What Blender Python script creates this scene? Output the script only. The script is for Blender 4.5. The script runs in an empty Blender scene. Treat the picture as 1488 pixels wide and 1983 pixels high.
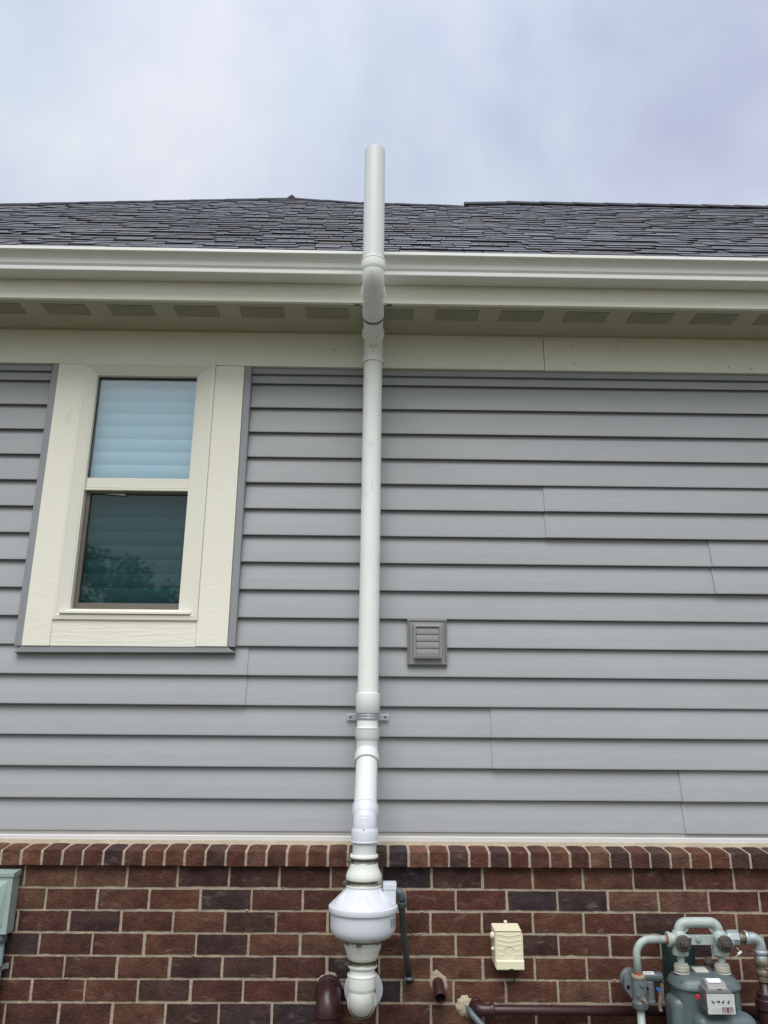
import bpy, bmesh, math, random
from mathutils import Vector, Matrix, noise
R = math.radians
PI = math.pi
scene = bpy.context.scene
col = scene.collection
random.seed(7)

# ------------------------------------------------------------------ camera
# world: X right along the wall, Y into the house, Z up; z = 0 is the bottom edge of the siding, the lawn is at -1.25
cam_d = bpy.data.cameras.new('camera')
cam = bpy.data.objects.new('camera', cam_d)
col.objects.link(cam)
cr = Vector((0.99984, -0.01637, 0.00741)); cu = Vector((-0.01160, -0.27338, 0.96184)); cf = Vector((0.01372, 0.96177, 0.27353))
m3 = Matrix((cr, cu, -cf)).transposed()
cam.matrix_world = Matrix.Translation((0.0, -3.4454, 0.4060)) @ m3.to_4x4()
cam_d.sensor_fit = 'VERTICAL'
cam_d.sensor_height = 24.0
cam_d.lens = 24.0 * 1490 / 1983
cam_d.clip_start = 0.05
cam_d.clip_end = 500
scene.camera = cam

# ------------------------------------------------------------------ world (overcast) and sun
SUN_EL, SUN_AZ = R(59), R(188)          # behind the camera, a little to the left
world = bpy.data.worlds.new('World')
scene.world = world
world.use_nodes = True
nt = world.node_tree
nt.nodes.clear()
N = nt.nodes.new; Lk = nt.links.new
out = N('ShaderNodeOutputWorld'); bg = N('ShaderNodeBackground'); bg.inputs['Strength'].default_value = 0.1
sky = N('ShaderNodeTexSky'); sky.sky_type = 'NISHITA'; sky.sun_disc = False
sky.sun_elevation = SUN_EL; sky.sun_rotation = SUN_AZ
tc = N('ShaderNodeTexCoord')
n1 = N('ShaderNodeTexNoise'); n1.inputs['Scale'].default_value = 1.7; n1.inputs['Detail'].default_value = 5.0; n1.inputs['Roughness'].default_value = 0.57; n1.inputs['Distortion'].default_value = 0.25
mp = N('ShaderNodeMapping'); mp.inputs['Location'].default_value = (-2.194, 2.085, 1.583); mp.inputs['Scale'].default_value = (1.0, 1.0, 1.35)
Lk(tc.outputs['Generated'], mp.inputs['Vector']); Lk(mp.outputs['Vector'], n1.inputs['Vector'])
ramp = N('ShaderNodeValToRGB')
ramp.color_ramp.elements[0].position = 0.36; ramp.color_ramp.elements[0].color = (0.47, 0.515, 0.65, 1)
ramp.color_ramp.elements[1].position = 0.64; ramp.color_ramp.elements[1].color = (0.745, 0.765, 0.825, 1)
e = ramp.color_ramp.elements.new(0.50); e.color = (0.60, 0.65, 0.76, 1)
Lk(n1.outputs['Fac'], ramp.inputs['Fac'])
# the cloud deck is thinner and brighter on the sun's side of the sky
sep = N('ShaderNodeSeparateXYZ'); Lk(tc.outputs['Generated'], sep.inputs['Vector'])
mr = N('ShaderNodeMapRange'); mr.inputs['From Min'].default_value = 0.25; mr.inputs['From Max'].default_value = -0.8
mr.inputs['To Min'].default_value = 1.0; mr.inputs['To Max'].default_value = 1.25
Lk(sep.outputs['Y'], mr.inputs['Value'])
# an overcast dome: dim towards the horizon, brightest overhead
mz = N('ShaderNodeMapRange'); mz.inputs['From Min'].default_value = 0.0; mz.inputs['From Max'].default_value = 1.0
mz.inputs['To Min'].default_value = 5.8; mz.inputs['To Max'].default_value = 9.6
Lk(sep.outputs['Z'], mz.inputs['Value'])
mm = N('ShaderNodeMath'); mm.operation = 'MULTIPLY'; Lk(mr.outputs['Result'], mm.inputs[0]); Lk(mz.outputs['Result'], mm.inputs[1])
sc = N('ShaderNodeVectorMath'); sc.operation = 'SCALE'
mw_ = N('ShaderNodeMapRange'); mw_.inputs['From Min'].default_value = 0.45; mw_.inputs['From Max'].default_value = -0.5
mw_.inputs['To Min'].default_value = 0.0; mw_.inputs['To Max'].default_value = 0.75
Lk(sep.outputs['Y'], mw_.inputs['Value'])
wm = N('ShaderNodeMix'); wm.data_type = 'RGBA'; wm.inputs['B'].default_value = (0.74, 0.74, 0.73, 1)
n2 = N('ShaderNodeTexNoise'); n2.inputs['Scale'].default_value = 3.1; n2.inputs['Detail'].default_value = 3.0
Lk(tc.outputs['Generated'], n2.inputs['Vector'])
r2 = N('ShaderNodeValToRGB'); r2.color_ramp.elements[0].position = 0.35; r2.color_ramp.elements[0].color = (1.0, 0.97, 1.015, 1)
r2.color_ramp.elements[1].position = 0.65; r2.color_ramp.elements[1].color = (0.95, 1.005, 1.0, 1)
Lk(n2.outputs['Fac'], r2.inputs['Fac'])
mu2 = N('ShaderNodeVectorMath'); mu2.operation = 'MULTIPLY'; Lk(ramp.outputs['Color'], mu2.inputs[0]); Lk(r2.outputs['Color'], mu2.inputs[1])
Lk(mw_.outputs['Result'], wm.inputs['Factor']); Lk(mu2.outputs['Vector'], wm.inputs['A'])
Lk(wm.outputs['Result'], sc.inputs[0]); Lk(mm.outputs['Value'], sc.inputs['Scale'])
mx = N('ShaderNodeMix'); mx.data_type = 'RGBA'; mx.inputs['Factor'].default_value = 0.94
Lk(sky.outputs['Color'], mx.inputs['A']); Lk(sc.outputs['Vector'], mx.inputs['B'])
Lk(mx.outputs['Result'], bg.inputs['Color']); Lk(bg.outputs['Background'], out.inputs['Surface'])

sun_d = bpy.data.lights.new('sun', 'SUN'); sun_d.energy = 2.15; sun_d.angle = R(46); sun_d.color = (1.0, 0.98, 0.955)
sun = bpy.data.objects.new('sun', sun_d); col.objects.link(sun)
sun.rotation_euler = Vector((math.sin(SUN_AZ) * math.cos(SUN_EL), math.cos(SUN_AZ) * math.cos(SUN_EL), math.sin(SUN_EL))).to_track_quat('Z', 'Y').to_euler()
scene.view_settings.view_transform = 'Standard'
scene.view_settings.look = 'None'
scene.view_settings.exposure = 0.45
scene.view_settings.gamma = 1.0
scene.view_settings.use_curve_mapping = False

# ------------------------------------------------------------------ materials
def mat(name, color, rough=0.5, spec=0.5, metal=0.0, var=0.0, vscale=(4, 4, 4), bump=0.0, bscale=(60, 60, 60), bdetail=4, tint=False, coat=0.0, var2=None, dist=0.002, stain=None):
    m = bpy.data.materials.new(name); m.use_nodes = True
    t = m.node_tree; p = t.nodes['Principled BSDF']
    p.inputs['Roughness'].default_value = rough; p.inputs['Metallic'].default_value = metal
    p.inputs['Specular IOR Level'].default_value = spec; p.inputs['Coat Weight'].default_value = coat
    tcn = t.nodes.new('ShaderNodeTexCoord')
    cur = None
    rgb = t.nodes.new('ShaderNodeRGB'); rgb.outputs[0].default_value = (*color, 1); cur = rgb.outputs[0]
    if tint:
        a = t.nodes.new('ShaderNodeAttribute'); a.attribute_name = 'tint'
        cur = a.outputs['Color']
    def noise_node(scale3, detail=4, rough_=0.55, distort=0.0):
        mpn = t.nodes.new('ShaderNodeMapping'); mpn.inputs['Scale'].default_value = scale3
        nn = t.nodes.new('ShaderNodeTexNoise'); nn.inputs['Scale'].default_value = 1.0; nn.inputs['Detail'].default_value = detail
        nn.inputs['Roughness'].default_value = rough_; nn.inputs['Distortion'].default_value = distort
        t.links.new(tcn.outputs['Object'], mpn.inputs['Vector']); t.links.new(mpn.outputs['Vector'], nn.inputs['Vector'])
        return nn.outputs['Fac']
    def modulate(cur, fac, amount):
        r = t.nodes.new('ShaderNodeMapRange'); r.inputs['From Min'].default_value = 0.3; r.inputs['From Max'].default_value = 0.7
        r.inputs['To Min'].default_value = 1 - amount; r.inputs['To Max'].default_value = 1 + amount
        t.links.new(fac, r.inputs['Value'])
        v = t.nodes.new('ShaderNodeVectorMath'); v.operation = 'SCALE'
        t.links.new(cur, v.inputs[0]); t.links.new(r.outputs['Result'], v.inputs['Scale'])
        return v.outputs['Vector']
    if var: cur = modulate(cur, noise_node(vscale), var)
    if var2: cur = modulate(cur, noise_node(var2[1], 6, 0.65), var2[0])
    if stain:                                   # (colour, scale3, threshold, amount): dirt and scuffs with a shape of their own
        f = noise_node(stain[1], 5, 0.6, 0.4)
        r = t.nodes.new('ShaderNodeMapRange'); r.inputs['From Min'].default_value = stain[2]; r.inputs['From Max'].default_value = stain[2] + 0.12
        r.inputs['To Min'].default_value = 0.0; r.inputs['To Max'].default_value = stain[3]
        t.links.new(f, r.inputs['Value'])
        q = t.nodes.new('ShaderNodeMix'); q.data_type = 'RGBA'
        t.links.new(r.outputs['Result'], q.inputs['Factor']); t.links.new(cur, q.inputs['A']); q.inputs['B'].default_value = (*stain[0], 1)
        cur = q.outputs['Result']
    t.links.new(cur, p.inputs['Base Color'])
    if bump:
        f = noise_node(bscale, bdetail, 0.6, 0.3)
        b = t.nodes.new('ShaderNodeBump'); b.inputs['Strength'].default_value = bump; b.inputs['Distance'].default_value = dist
        t.links.new(f, b.inputs['Height']); t.links.new(b.outputs['Normal'], p.inputs['Normal'])
    return m

M = {}
M['siding'] = mat('siding_vinyl', (0.345, 0.360, 0.376), 0.48, 0.4, var=0.035, vscale=(1.3, 3, 6), var2=(0.045, (11, 60, 300)), bump=0.3, bscale=(10, 120, 330), dist=0.0012, stain=((0.32, 0.335, 0.345), (3, 3, 2), 0.62, 0.4))
M['trim_grey'] = mat('channel_grey', (0.26, 0.275, 0.295), 0.4, 0.4, var=0.04, vscale=(3, 3, 3))
M['vent_grey'] = mat('vent_grey', (0.255, 0.26, 0.262), 0.45, 0.4, var=0.04)
M['cream'] = mat('cream_fibre_board', (0.78, 0.775, 0.675), 0.55, 0.35, var=0.03, vscale=(2, 2, 2), var2=(0.04, (7, 60, 110)), bump=0.7, bscale=(7, 80, 95), dist=0.003, stain=((0.55, 0.53, 0.43), (5, 5, 5), 0.66, 0.4))
M['cream_v'] = mat('cream_fibre_board_upright', (0.78, 0.775, 0.675), 0.55, 0.35, var=0.03, vscale=(2, 2, 2), bump=0.45, bscale=(24, 60, 60), dist=0.0025, stain=((0.55, 0.53, 0.43), (6, 5, 5), 0.66, 0.4))
M['cream_vinyl'] = mat('cream_window_vinyl', (0.75, 0.745, 0.655), 0.35, 0.45, var=0.02, vscale=(2, 2, 2))
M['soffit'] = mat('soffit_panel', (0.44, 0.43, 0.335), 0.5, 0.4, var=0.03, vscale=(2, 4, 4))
M['slot'] = mat('vent_slot_dark', (0.085, 0.085, 0.066), 0.8, 0.1)
M['gutter'] = mat('gutter_aluminium', (0.75, 0.765, 0.735), 0.34, 0.5, var=0.025, vscale=(6, 3, 1), bump=0.05, bscale=(5, 20, 60), stain=((0.5, 0.5, 0.45), (14, 4, 2), 0.62, 0.35))
M['pvc'] = mat('white_pvc', (0.645, 0.68, 0.68), 0.42, 0.42, var=0.02, vscale=(5, 5, 3), stain=((0.55, 0.56, 0.53), (17, 17, 9), 0.62, 0.45))  # darkened copy of the pipe white, for pipes in open light
M['pvc_lightened'] = mat('lightened_white_pvc', (0.82, 0.85, 0.82), 0.42, 0.42, var=0.025, vscale=(5, 5, 3), stain=((0.52, 0.52, 0.48), (18, 18, 9), 0.60, 0.55))  # same pipe white, lightened to offset shade, mainly under the eave
M['pvc_white'] = mat('bright_white_plastic', (0.61, 0.645, 0.71), 0.36, 0.5, var=0.01)
M['rubber'] = mat('white_rubber', (0.71, 0.735, 0.70), 0.5, 0.35, var=0.02)
M['steel'] = mat('stainless_steel', (0.36, 0.35, 0.31), 0.27, 0.5, metal=1.0, var=0.15, vscale=(60, 60, 5))
M['zinc'] = mat('zinc_plated_steel', (0.52, 0.57, 0.60), 0.35, 0.5, metal=0.85, var=0.08, vscale=(30, 30, 30))
M['zinc_dark'] = mat('grey_strap_steel', (0.16, 0.17, 0.19), 0.45, 0.5, metal=0.6, var=0.1, vscale=(30, 30, 30))
M['dark'] = mat('dark_hole', (0.012, 0.012, 0.012), 0.8, 0.1)
M['black_mark'] = mat('printed_mark', (0.16, 0.17, 0.17), 0.6, 0.2)
M['grey_mark'] = mat('grey_print', (0.50, 0.52, 0.54), 0.6, 0.2)
M['mortar'] = mat('mortar', (0.37, 0.315, 0.24), 0.95, 0.1, var=0.10, vscale=(9, 9, 9), var2=(0.16, (60, 60, 60)), bump=0.9, bscale=(130, 130, 130), dist=0.004, stain=((0.28, 0.235, 0.18), (7, 7, 9), 0.58, 0.45))
M['brick'] = mat('brick', (0.1, 0.05, 0.04), 0.85, 0.2, tint=True, var=0.36, vscale=(13, 13, 22), var2=(0.34, (60, 60, 100)), bump=0.9, bscale=(75, 75, 150), dist=0.004, stain=((0.20, 0.165, 0.135), (12, 12, 26), 0.60, 0.45))
M['flash'] = mat('white_flashing', (0.68, 0.68, 0.68), 0.4, 0.4, var=0.04, vscale=(3, 3, 30))
M['gap_grey'] = mat('shadow_gap_grey', (0.36, 0.35, 0.33), 0.6, 0.3, var=0.1, vscale=(5, 3, 30))  # grey tone stands in for the shadow gap below the siding
M['shingle'] = mat('asphalt_shingle', (0.08, 0.08, 0.09), 0.60, 0.6, tint=True, var=0.22, vscale=(160, 160, 160), bump=0.6, bscale=(420, 420, 420), dist=0.002)
M['roofdeck'] = mat('roof_underlay', (0.03, 0.03, 0.035), 0.8, 0.2)
M['ridge'] = mat('ridge_shingle', (0.028, 0.028, 0.036), 0.75, 0.3, var=0.25, vscale=(120, 120, 120), bump=0.5, bscale=(300, 300, 300))
M['maroon'] = mat('maroon_paint', (0.040, 0.014, 0.015), 0.34, 0.5, var=0.12, vscale=(9, 9, 9), bump=0.12, bscale=(60, 60, 60))
M['maroon_pipe'] = mat('maroon_gas_pipe_paint', (0.038, 0.015, 0.017), 0.36, 0.5, var=0.15, vscale=(15, 15, 15), bump=0.3, bscale=(70, 70, 70))
M['conduit'] = mat('grey_conduit', (0.085, 0.110, 0.128), 0.38, 0.5, var=0.06, vscale=(9, 9, 9))
M['conduit_dk'] = mat('dark_liquidtight_conduit', (0.060, 0.080, 0.090), 0.36, 0.5, var=0.08, vscale=(20, 20, 20))
M['conduit_lt'] = mat('blue_grey_pipe', (0.20, 0.25, 0.29), 0.42, 0.5, var=0.06, vscale=(9, 9, 9))
M['beige'] = mat('beige_plastic', (0.72, 0.68, 0.51), 0.42, 0.4, var=0.02, vscale=(9, 9, 9))
M['beige_hi'] = mat('pale_beige_knob', (0.72, 0.68, 0.54), 0.45, 0.4)
M['greenbox'] = mat('grey_green_steel', (0.30, 0.385, 0.375), 0.42, 0.5, var=0.03, vscale=(9, 9, 9), bump=0.06, bscale=(60, 60, 60))
M['gas'] = mat('gas_meter_paint', (0.090, 0.124, 0.132), 0.40, 0.5, var=0.08, vscale=(14, 14, 14), bump=0.18, bscale=(90, 90, 90), stain=((0.10, 0.12, 0.12), (22, 22, 15), 0.56, 0.55))
M['gas_lt'] = mat('pale_grey_pipe_paint', (0.36, 0.425, 0.415), 0.40, 0.5, var=0.07, vscale=(20, 20, 20), bump=0.15, bscale=(90, 90, 90), stain=((0.22, 0.24, 0.23), (25, 25, 20), 0.58, 0.6))
M['gas_mid'] = mat('regulator_paint', (0.120, 0.142, 0.150), 0.48, 0.45, var=0.08, vscale=(18, 18, 18), bump=0.3, bscale=(140, 140, 140))
M['galv'] = mat('galvanised_iron', (0.40, 0.46, 0.49), 0.38, 0.5, metal=0.45, var=0.12, vscale=(40, 40, 40), bump=0.12, bscale=(90, 90, 90))
M['nut'] = mat('pale_meter_nut', (0.40, 0.40, 0.345), 0.6, 0.35, var=0.12, vscale=(40, 40, 40))
M['bronze'] = mat('dark_bronze', (0.085, 0.078, 0.068), 0.5, 0.4, metal=0.3, var=0.2, vscale=(50, 50, 50), bump=0.3, bscale=(120, 120, 120))
M['brass'] = mat('weathered_brass', (0.22, 0.19, 0.125), 0.45, 0.5, metal=0.5, var=0.15, vscale=(40, 40, 40))
M['teal'] = mat('dark_teal_bracket', (0.022, 0.050, 0.055), 0.5, 0.4, var=0.1)
M['orange'] = mat('orange_thread_seal', (0.30, 0.10, 0.04), 0.6, 0.3, var=0.15, vscale=(60, 60, 60))
M['red'] = mat('red_paint', (0.42, 0.02, 0.03), 0.35, 0.5)
M['redlabel'] = mat('red_label', (0.20, 0.02, 0.025), 0.4, 0.4)
M['label'] = mat('white_label', (0.72, 0.76, 0.76), 0.4, 0.4, var=0.03)
M['label_dim'] = mat('cream_label', (0.52, 0.53, 0.46), 0.45, 0.4, var=0.05, vscale=(30, 30, 30))
M['clear'] = None
M['indexgrey'] = mat('index_housing_grey', (0.17, 0.165, 0.16), 0.3, 0.5)
M['black'] = mat('black_ink', (0.015, 0.015, 0.015), 0.5, 0.3)
M['black_plastic'] = mat('black_plastic', (0.02, 0.02, 0.022), 0.4, 0.4)
M['blue'] = mat('blue_cap', (0.03, 0.13, 0.36), 0.4, 0.4)
M['foam'] = mat('dried_foam', (0.43, 0.38, 0.285), 0.9, 0.1, var=0.15, vscale=(40, 40, 40), bump=1.0, bscale=(90, 90, 90), dist=0.006)
M['sash'] = mat('tan_sash', (0.13, 0.118, 0.098), 0.45, 0.4, var=0.05)
M['blind'] = mat('white_blind', (0.80, 0.81, 0.82), 0.45, 0.4)
M['room'] = mat('dim_room', (0.10, 0.11, 0.11), 0.9, 0.1)
M['grass'] = mat('lawn_grass', (0.100, 0.096, 0.058), 0.9, 0.2, var=0.25, vscale=(1.2, 1.2, 1.2), var2=(0.35, (40, 40, 40)), bump=0.8, bscale=(60, 60, 60), dist=0.03)
M['leaf'] = mat('tree_leaf', (0.055, 0.10, 0.025), 0.6, 0.3, tint=True)
M['bark'] = mat('tree_bark', (0.10, 0.075, 0.05), 0.9, 0.1, var=0.3, vscale=(20, 20, 4), bump=0.8, bscale=(40, 40, 8), dist=0.02)

def thin_glass(name, tint, gloss_boost=1.0, rough=0.012):
    m = bpy.data.materials.new(name); m.use_nodes = True
    t = m.node_tree; t.nodes.clear()
    o = t.nodes.new('ShaderNodeOutputMaterial'); mixn = t.nodes.new('ShaderNodeMixShader')
    tr = t.nodes.new('ShaderNodeBsdfTransparent'); tr.inputs['Color'].default_value = (*tint, 1)
    gl = t.nodes.new('ShaderNodeBsdfGlossy'); gl.inputs['Roughness'].default_value = rough; gl.inputs['Color'].default_value = (0.93, 0.97, 1.0, 1)
    lw = t.nodes.new('ShaderNodeLayerWeight'); lw.inputs['Blend'].default_value = 0.5
    pw = t.nodes.new('ShaderNodeMath'); pw.operation = 'POWER'; pw.inputs[1].default_value = 5.0
    fr = t.nodes.new('ShaderNodeMath'); fr.operation = 'MULTIPLY_ADD'; fr.inputs[1].default_value = 0.95; fr.inputs[2].default_value = 0.05
    t.links.new(lw.outputs['Facing'], pw.inputs[0]); t.links.new(pw.outputs[0], fr.inputs[0])
    mu = t.nodes.new('ShaderNodeMath'); mu.operation = 'MULTIPLY'; mu.inputs[1].default_value = gloss_boost; mu.use_clamp = True
    tcn = t.nodes.new('ShaderNodeTexCoord'); nn = t.nodes.new('ShaderNodeTexNoise'); nn.inputs['Scale'].default_value = 3.0; nn.inputs['Detail'].default_value = 1.0
    b = t.nodes.new('ShaderNodeBump'); b.inputs['Strength'].default_value = 0.10; b.inputs['Distance'].default_value = 0.004
    t.links.new(tcn.outputs['Object'], nn.inputs['Vector']); t.links.new(nn.outputs['Fac'], b.inputs['Height']); t.links.new(b.outputs['Normal'], gl.inputs['Normal'])
    t.links.new(fr.outputs[0], mu.inputs[0]); t.links.new(mu.outputs[0], mixn.inputs['Fac'])
    t.links.new(tr.outputs[0], mixn.inputs[1]); t.links.new(gl.outputs[0], mixn.inputs[2]); t.links.new(mixn.outputs[0], o.inputs['Surface'])
    return m
M['glass'] = thin_glass('window_glass', (0.82, 0.94, 0.98), 2.6)
M['glass_low'] = thin_glass('low_sash_glass', (0.54, 0.73, 0.74), 2.2, 0.020)
M['clear'] = thin_glass('clear_plastic', (0.96, 0.96, 0.96), 0.8)
def screen_mat():
    m = bpy.data.materials.new('insect_screen_mesh'); m.use_nodes = True
    t = m.node_tree; t.nodes.clear()
    o = t.nodes.new('ShaderNodeOutputMaterial'); mixn = t.nodes.new('ShaderNodeMixShader')
    tr = t.nodes.new('ShaderNodeBsdfTransparent'); df = t.nodes.new('ShaderNodeBsdfDiffuse'); df.inputs['Color'].default_value = (0.012, 0.015, 0.016, 1)
    mixn.inputs['Fac'].default_value = 0.42
    t.links.new(tr.outputs[0], mixn.inputs[1]); t.links.new(df.outputs[0], mixn.inputs[2]); t.links.new(mixn.outputs[0], o.inputs['Surface'])
    return m
M['screen'] = screen_mat()

# ------------------------------------------------------------------ mesh helpers (world coordinates in, one mesh object out)
def rootloc(o):
    v = Vector((0, 0, 0))
    while o is not None:
        v += o.location; o = o.parent
    return v

class MB:
    def __init__(s):
        s.bm = bmesh.new(); s.lay = None
    def tintlayer(s):
        s.lay = s.bm.loops.layers.float_color.new('tint'); return s
    def face(s, vs, tint=None, smooth=False):
        try: f = s.bm.faces.new(vs)
        except ValueError: return None
        f.smooth = smooth
        if tint is not None and s.lay is not None:
            for l in f.loops: l[s.lay] = (*tint, 1)
        return f
    def v(s, *p): return s.bm.verts.new(p if len(p) == 3 else p[0])
    def box(s, x0, x1, y0, y1, z0, z1, tint=None, bev=0.0, seg=2, rot=None, pivot=None):
        vs = [s.v(x, y, z) for z in (z0, z1) for y in (y0, y1) for x in (x0, x1)]
        fs = [s.face([vs[i] for i in q], tint) for q in ((0, 2, 3, 1), (4, 5, 7, 6), (0, 1, 5, 4), (2, 6, 7, 3), (0, 4, 6, 2), (1, 3, 7, 5))]
        geom = vs
        if bev:
            es = list({e for f in fs for e in f.edges})
            r = bmesh.ops.bevel(s.bm, geom=es, offset=bev, segments=seg, profile=0.5, affect='EDGES')
            geom = list({v for f in r['faces'] for v in f.verts} | {v for v in vs if v.is_valid})
            for f in r['faces']: f.smooth = True
        if rot is not None:
            bmesh.ops.rotate(s.bm, verts=[v for v in geom if v.is_valid], cent=pivot or ((x0 + x1) / 2, (y0 + y1) / 2, (z0 + z1) / 2), matrix=rot)
        return s
    def prism(s, pts, d, tint=None, smooth=False):          # polygon of 3-D points pushed along d
        a = [s.v(*p) for p in pts]; d = Vector(d)
        b = [s.v(*(Vector(p) + d)) for p in pts]
        n = len(pts)
        s.face(a, tint); s.face(b[::-1], tint)
        for i in range(n): s.face([a[i], b[i], b[(i + 1) % n], a[(i + 1) % n]], tint, smooth)
        return s
    def extx(s, prof, x0, x1, tint=None, closed=True, smooth=False, caps=True):   # (y, z) profile along X
        a = [s.v(x0, y, z) for y, z in prof]; b = [s.v(x1, y, z) for y, z in prof]
        n = len(prof)
        for i in range(n if closed else n - 1):
            s.face([a[i], a[(i + 1) % n], b[(i + 1) % n], b[i]], tint, smooth)
        if closed and caps: s.face(a[::-1], tint); s.face(b, tint)
        return s
    def tube(s, path, r, seg=20, caps=True, smooth=True, tint=None):
        P = [Vector(p) for p in path]; n = len(P)
        rs = r if isinstance(r, (list, tuple)) else [r] * n
        T = []
        for i in range(n):
            t = (P[min(i + 1, n - 1)] - P[max(i - 1, 0)]); T.append(t.normalized())
        ref = Vector((1, 0, 0)) if abs(T[0].x) < 0.8 else Vector((0, 0, 1))
        u = (ref - T[0] * ref.dot(T[0])).normalized(); rings = []
        for i in range(n):
            u = (u - T[i] * u.dot(T[i])).normalized(); w = T[i].cross(u)
            rings.append([s.v(*(P[i] + (u * math.cos(2 * PI * k / seg) + w * math.sin(2 * PI * k / seg)) * rs[i])) for k in range(seg)])
        for i in range(n - 1):
            for k in range(seg):
                s.face([rings[i][k], rings[i][(k + 1) % seg], rings[i + 1][(k + 1) % seg], rings[i + 1][k]], tint, smooth)
        if caps:
            s.face(rings[0][::-1], tint); s.face(rings[-1], tint)
        return s
    def lathe(s, prof, origin=(0, 0, 0), axis=(0, 0, 1), seg=32, smooth=True, closed=False, tint=None):   # prof: (radius, distance along the axis)
        A = Vector(axis).normalized(); O = Vector(origin)
        ref = Vector((1, 0, 0)) if abs(A.x) < 0.8 else Vector((0, 1, 0))
        u = (ref - A * ref.dot(A)).normalized(); w = A.cross(u)
        rings = []
        for r, t in prof:
            if r < 1e-6: rings.append([s.v(*(O + A * t))])
            else: rings.append([s.v(*(O + A * t + (u * math.cos(2 * PI * k / seg) + w * math.sin(2 * PI * k / seg)) * r)) for k in range(seg)])
        pairs = list(zip(rings[:-1], rings[1:]))
        if closed: pairs.append((rings[-1], rings[0]))
        for a, b in pairs:
            for k in range(seg):
                k2 = (k + 1) % seg
                if len(a) == 1 and len(b) == 1: continue
                if len(a) == 1: s.face([a[0], b[k], b[k2]][::-1], tint, smooth)
                elif len(b) == 1: s.face([a[k], a[k2], b[0]], tint, smooth)
                else: s.face([a[k], a[k2], b[k2], b[k]], tint, smooth)
        return s
    def cyl(s, c, axis, r, h, seg=24, ch=0.0, hex_=False):
        ch = min(ch or r * 0.06, r * 0.5, h * 0.4)
        return s.lathe([(0, 0), (r - ch, 0), (r, ch), (r, h - ch), (r - ch, h), (0, h)], c, axis, 6 if hex_ == True else (hex_ or seg), smooth=False if hex_ else True)
    def ribbon(s, pts, wdir, hw, th):                       # a metal band: path, width direction, half width, thickness
        P = [Vector(p) for p in pts]; w = Vector(wdir).normalized(); n = len(P); rows = []
        for i in range(n):
            t = (P[min(i + 1, n - 1)] - P[max(i - 1, 0)]).normalized(); nn = t.cross(w).normalized() * th * 0.5
            rows.append([s.v(*(P[i] + a)) for a in (nn - w * hw, nn + w * hw, -nn + w * hw, -nn - w * hw)])
        for i in range(n - 1):
            for k in range(4): s.face([rows[i][k], rows[i][(k + 1) % 4], rows[i + 1][(k + 1) % 4], rows[i + 1][k]])
        s.face(rows[0][::-1]); s.face(rows[-1])
        return s
    def build(s, name, material, parent=None, bevel=0.0, bseg=2, auto=None):
        bmesh.ops.recalc_face_normals(s.bm, faces=s.bm.faces)
        off = rootloc(parent)
        if off.length: bmesh.ops.translate(s.bm, verts=s.bm.verts, vec=-off)
        for e in s.bm.edges:
            if len(e.link_faces) == 2 and e.link_faces[0].smooth and e.calc_face_angle(0) > R(38): e.smooth = False
        me = bpy.data.meshes.new(name); s.bm.to_mesh(me); s.bm.free()
        if material: me.materials.append(material)
        o = bpy.data.objects.new(name, me); col.objects.link(o)
        if parent: o.parent = parent
        if bevel:
            b = o.modifiers.new('bevel', 'BEVEL'); b.width = bevel; b.segments = bseg; b.limit_method = 'ANGLE'; b.angle_limit = R(40)
        return o

def sharp(o, deg=35):
    me = o.data
    bm = bmesh.new(); bm.from_mesh(me)
    for e in bm.edges:
        if len(e.link_faces) == 2 and e.calc_face_angle(0) > R(deg): e.smooth = False
    bm.to_mesh(me); bm.free()
    return o

def fillet(path, rad, n=10):
    P = [Vector(p) for p in path]; o = [P[0]]
    for i in range(1, len(P) - 1):
        a = (P[i - 1] - P[i]).normalized(); b = (P[i + 1] - P[i]).normalized()
        ang = a.angle(b); rr = rad[i - 1] if isinstance(rad, (list, tuple)) else rad
        if ang > PI - 1e-3: o.append(P[i]); continue
        t = rr / math.tan(ang / 2); c = P[i] + (a + b).normalized() * (rr / math.sin(ang / 2))
        s0 = P[i] + a * t - c; s1 = P[i] + b * t - c; tot = s0.angle(s1); ax = s0.cross(s1).normalized()
        for k in range(n + 1): o.append(c + Matrix.Rotation(tot * k / n, 3, ax) @ s0)
    o.append(P[-1])
    return o

def tag(o, label=None, cat=None, group=None, kind=None):
    if label: o['label'] = label
    if cat: o['category'] = cat
    if group: o['group'] = group
    if kind: o['kind'] = kind
    return o
def thing(name, label, cat, loc, group=None):
    o = bpy.data.objects.new(name, None); o.empty_display_size = 0.1; o.location = loc; col.objects.link(o)
    return tag(o, label, cat, group)

# ------------------------------------------------------------------ ground
GZ = -1.25
g = MB(); n = 24
gv = [[g.v(-60 + 120 * i / n, -110 + 120 * j / n, GZ + (0.02 * noise.noise((i * 0.7, j * 0.7, 0)) if j < 21 else 0)) for i in range(n + 1)] for j in range(n + 1)]
for j in range(n):
    for i in range(n): g.face([gv[j][i], gv[j][i + 1], gv[j + 1][i + 1], gv[j + 1][i]])
tag(g.build('ground', M['grass']), kind='structure')

# ------------------------------------------------------------------ house
XL, XR = -4.4, 4.6
house = thing('house', 'grey sided house with brown brick base, cream eaves and dark shingle roof', 'house', (0, 0.1, GZ))

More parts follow.
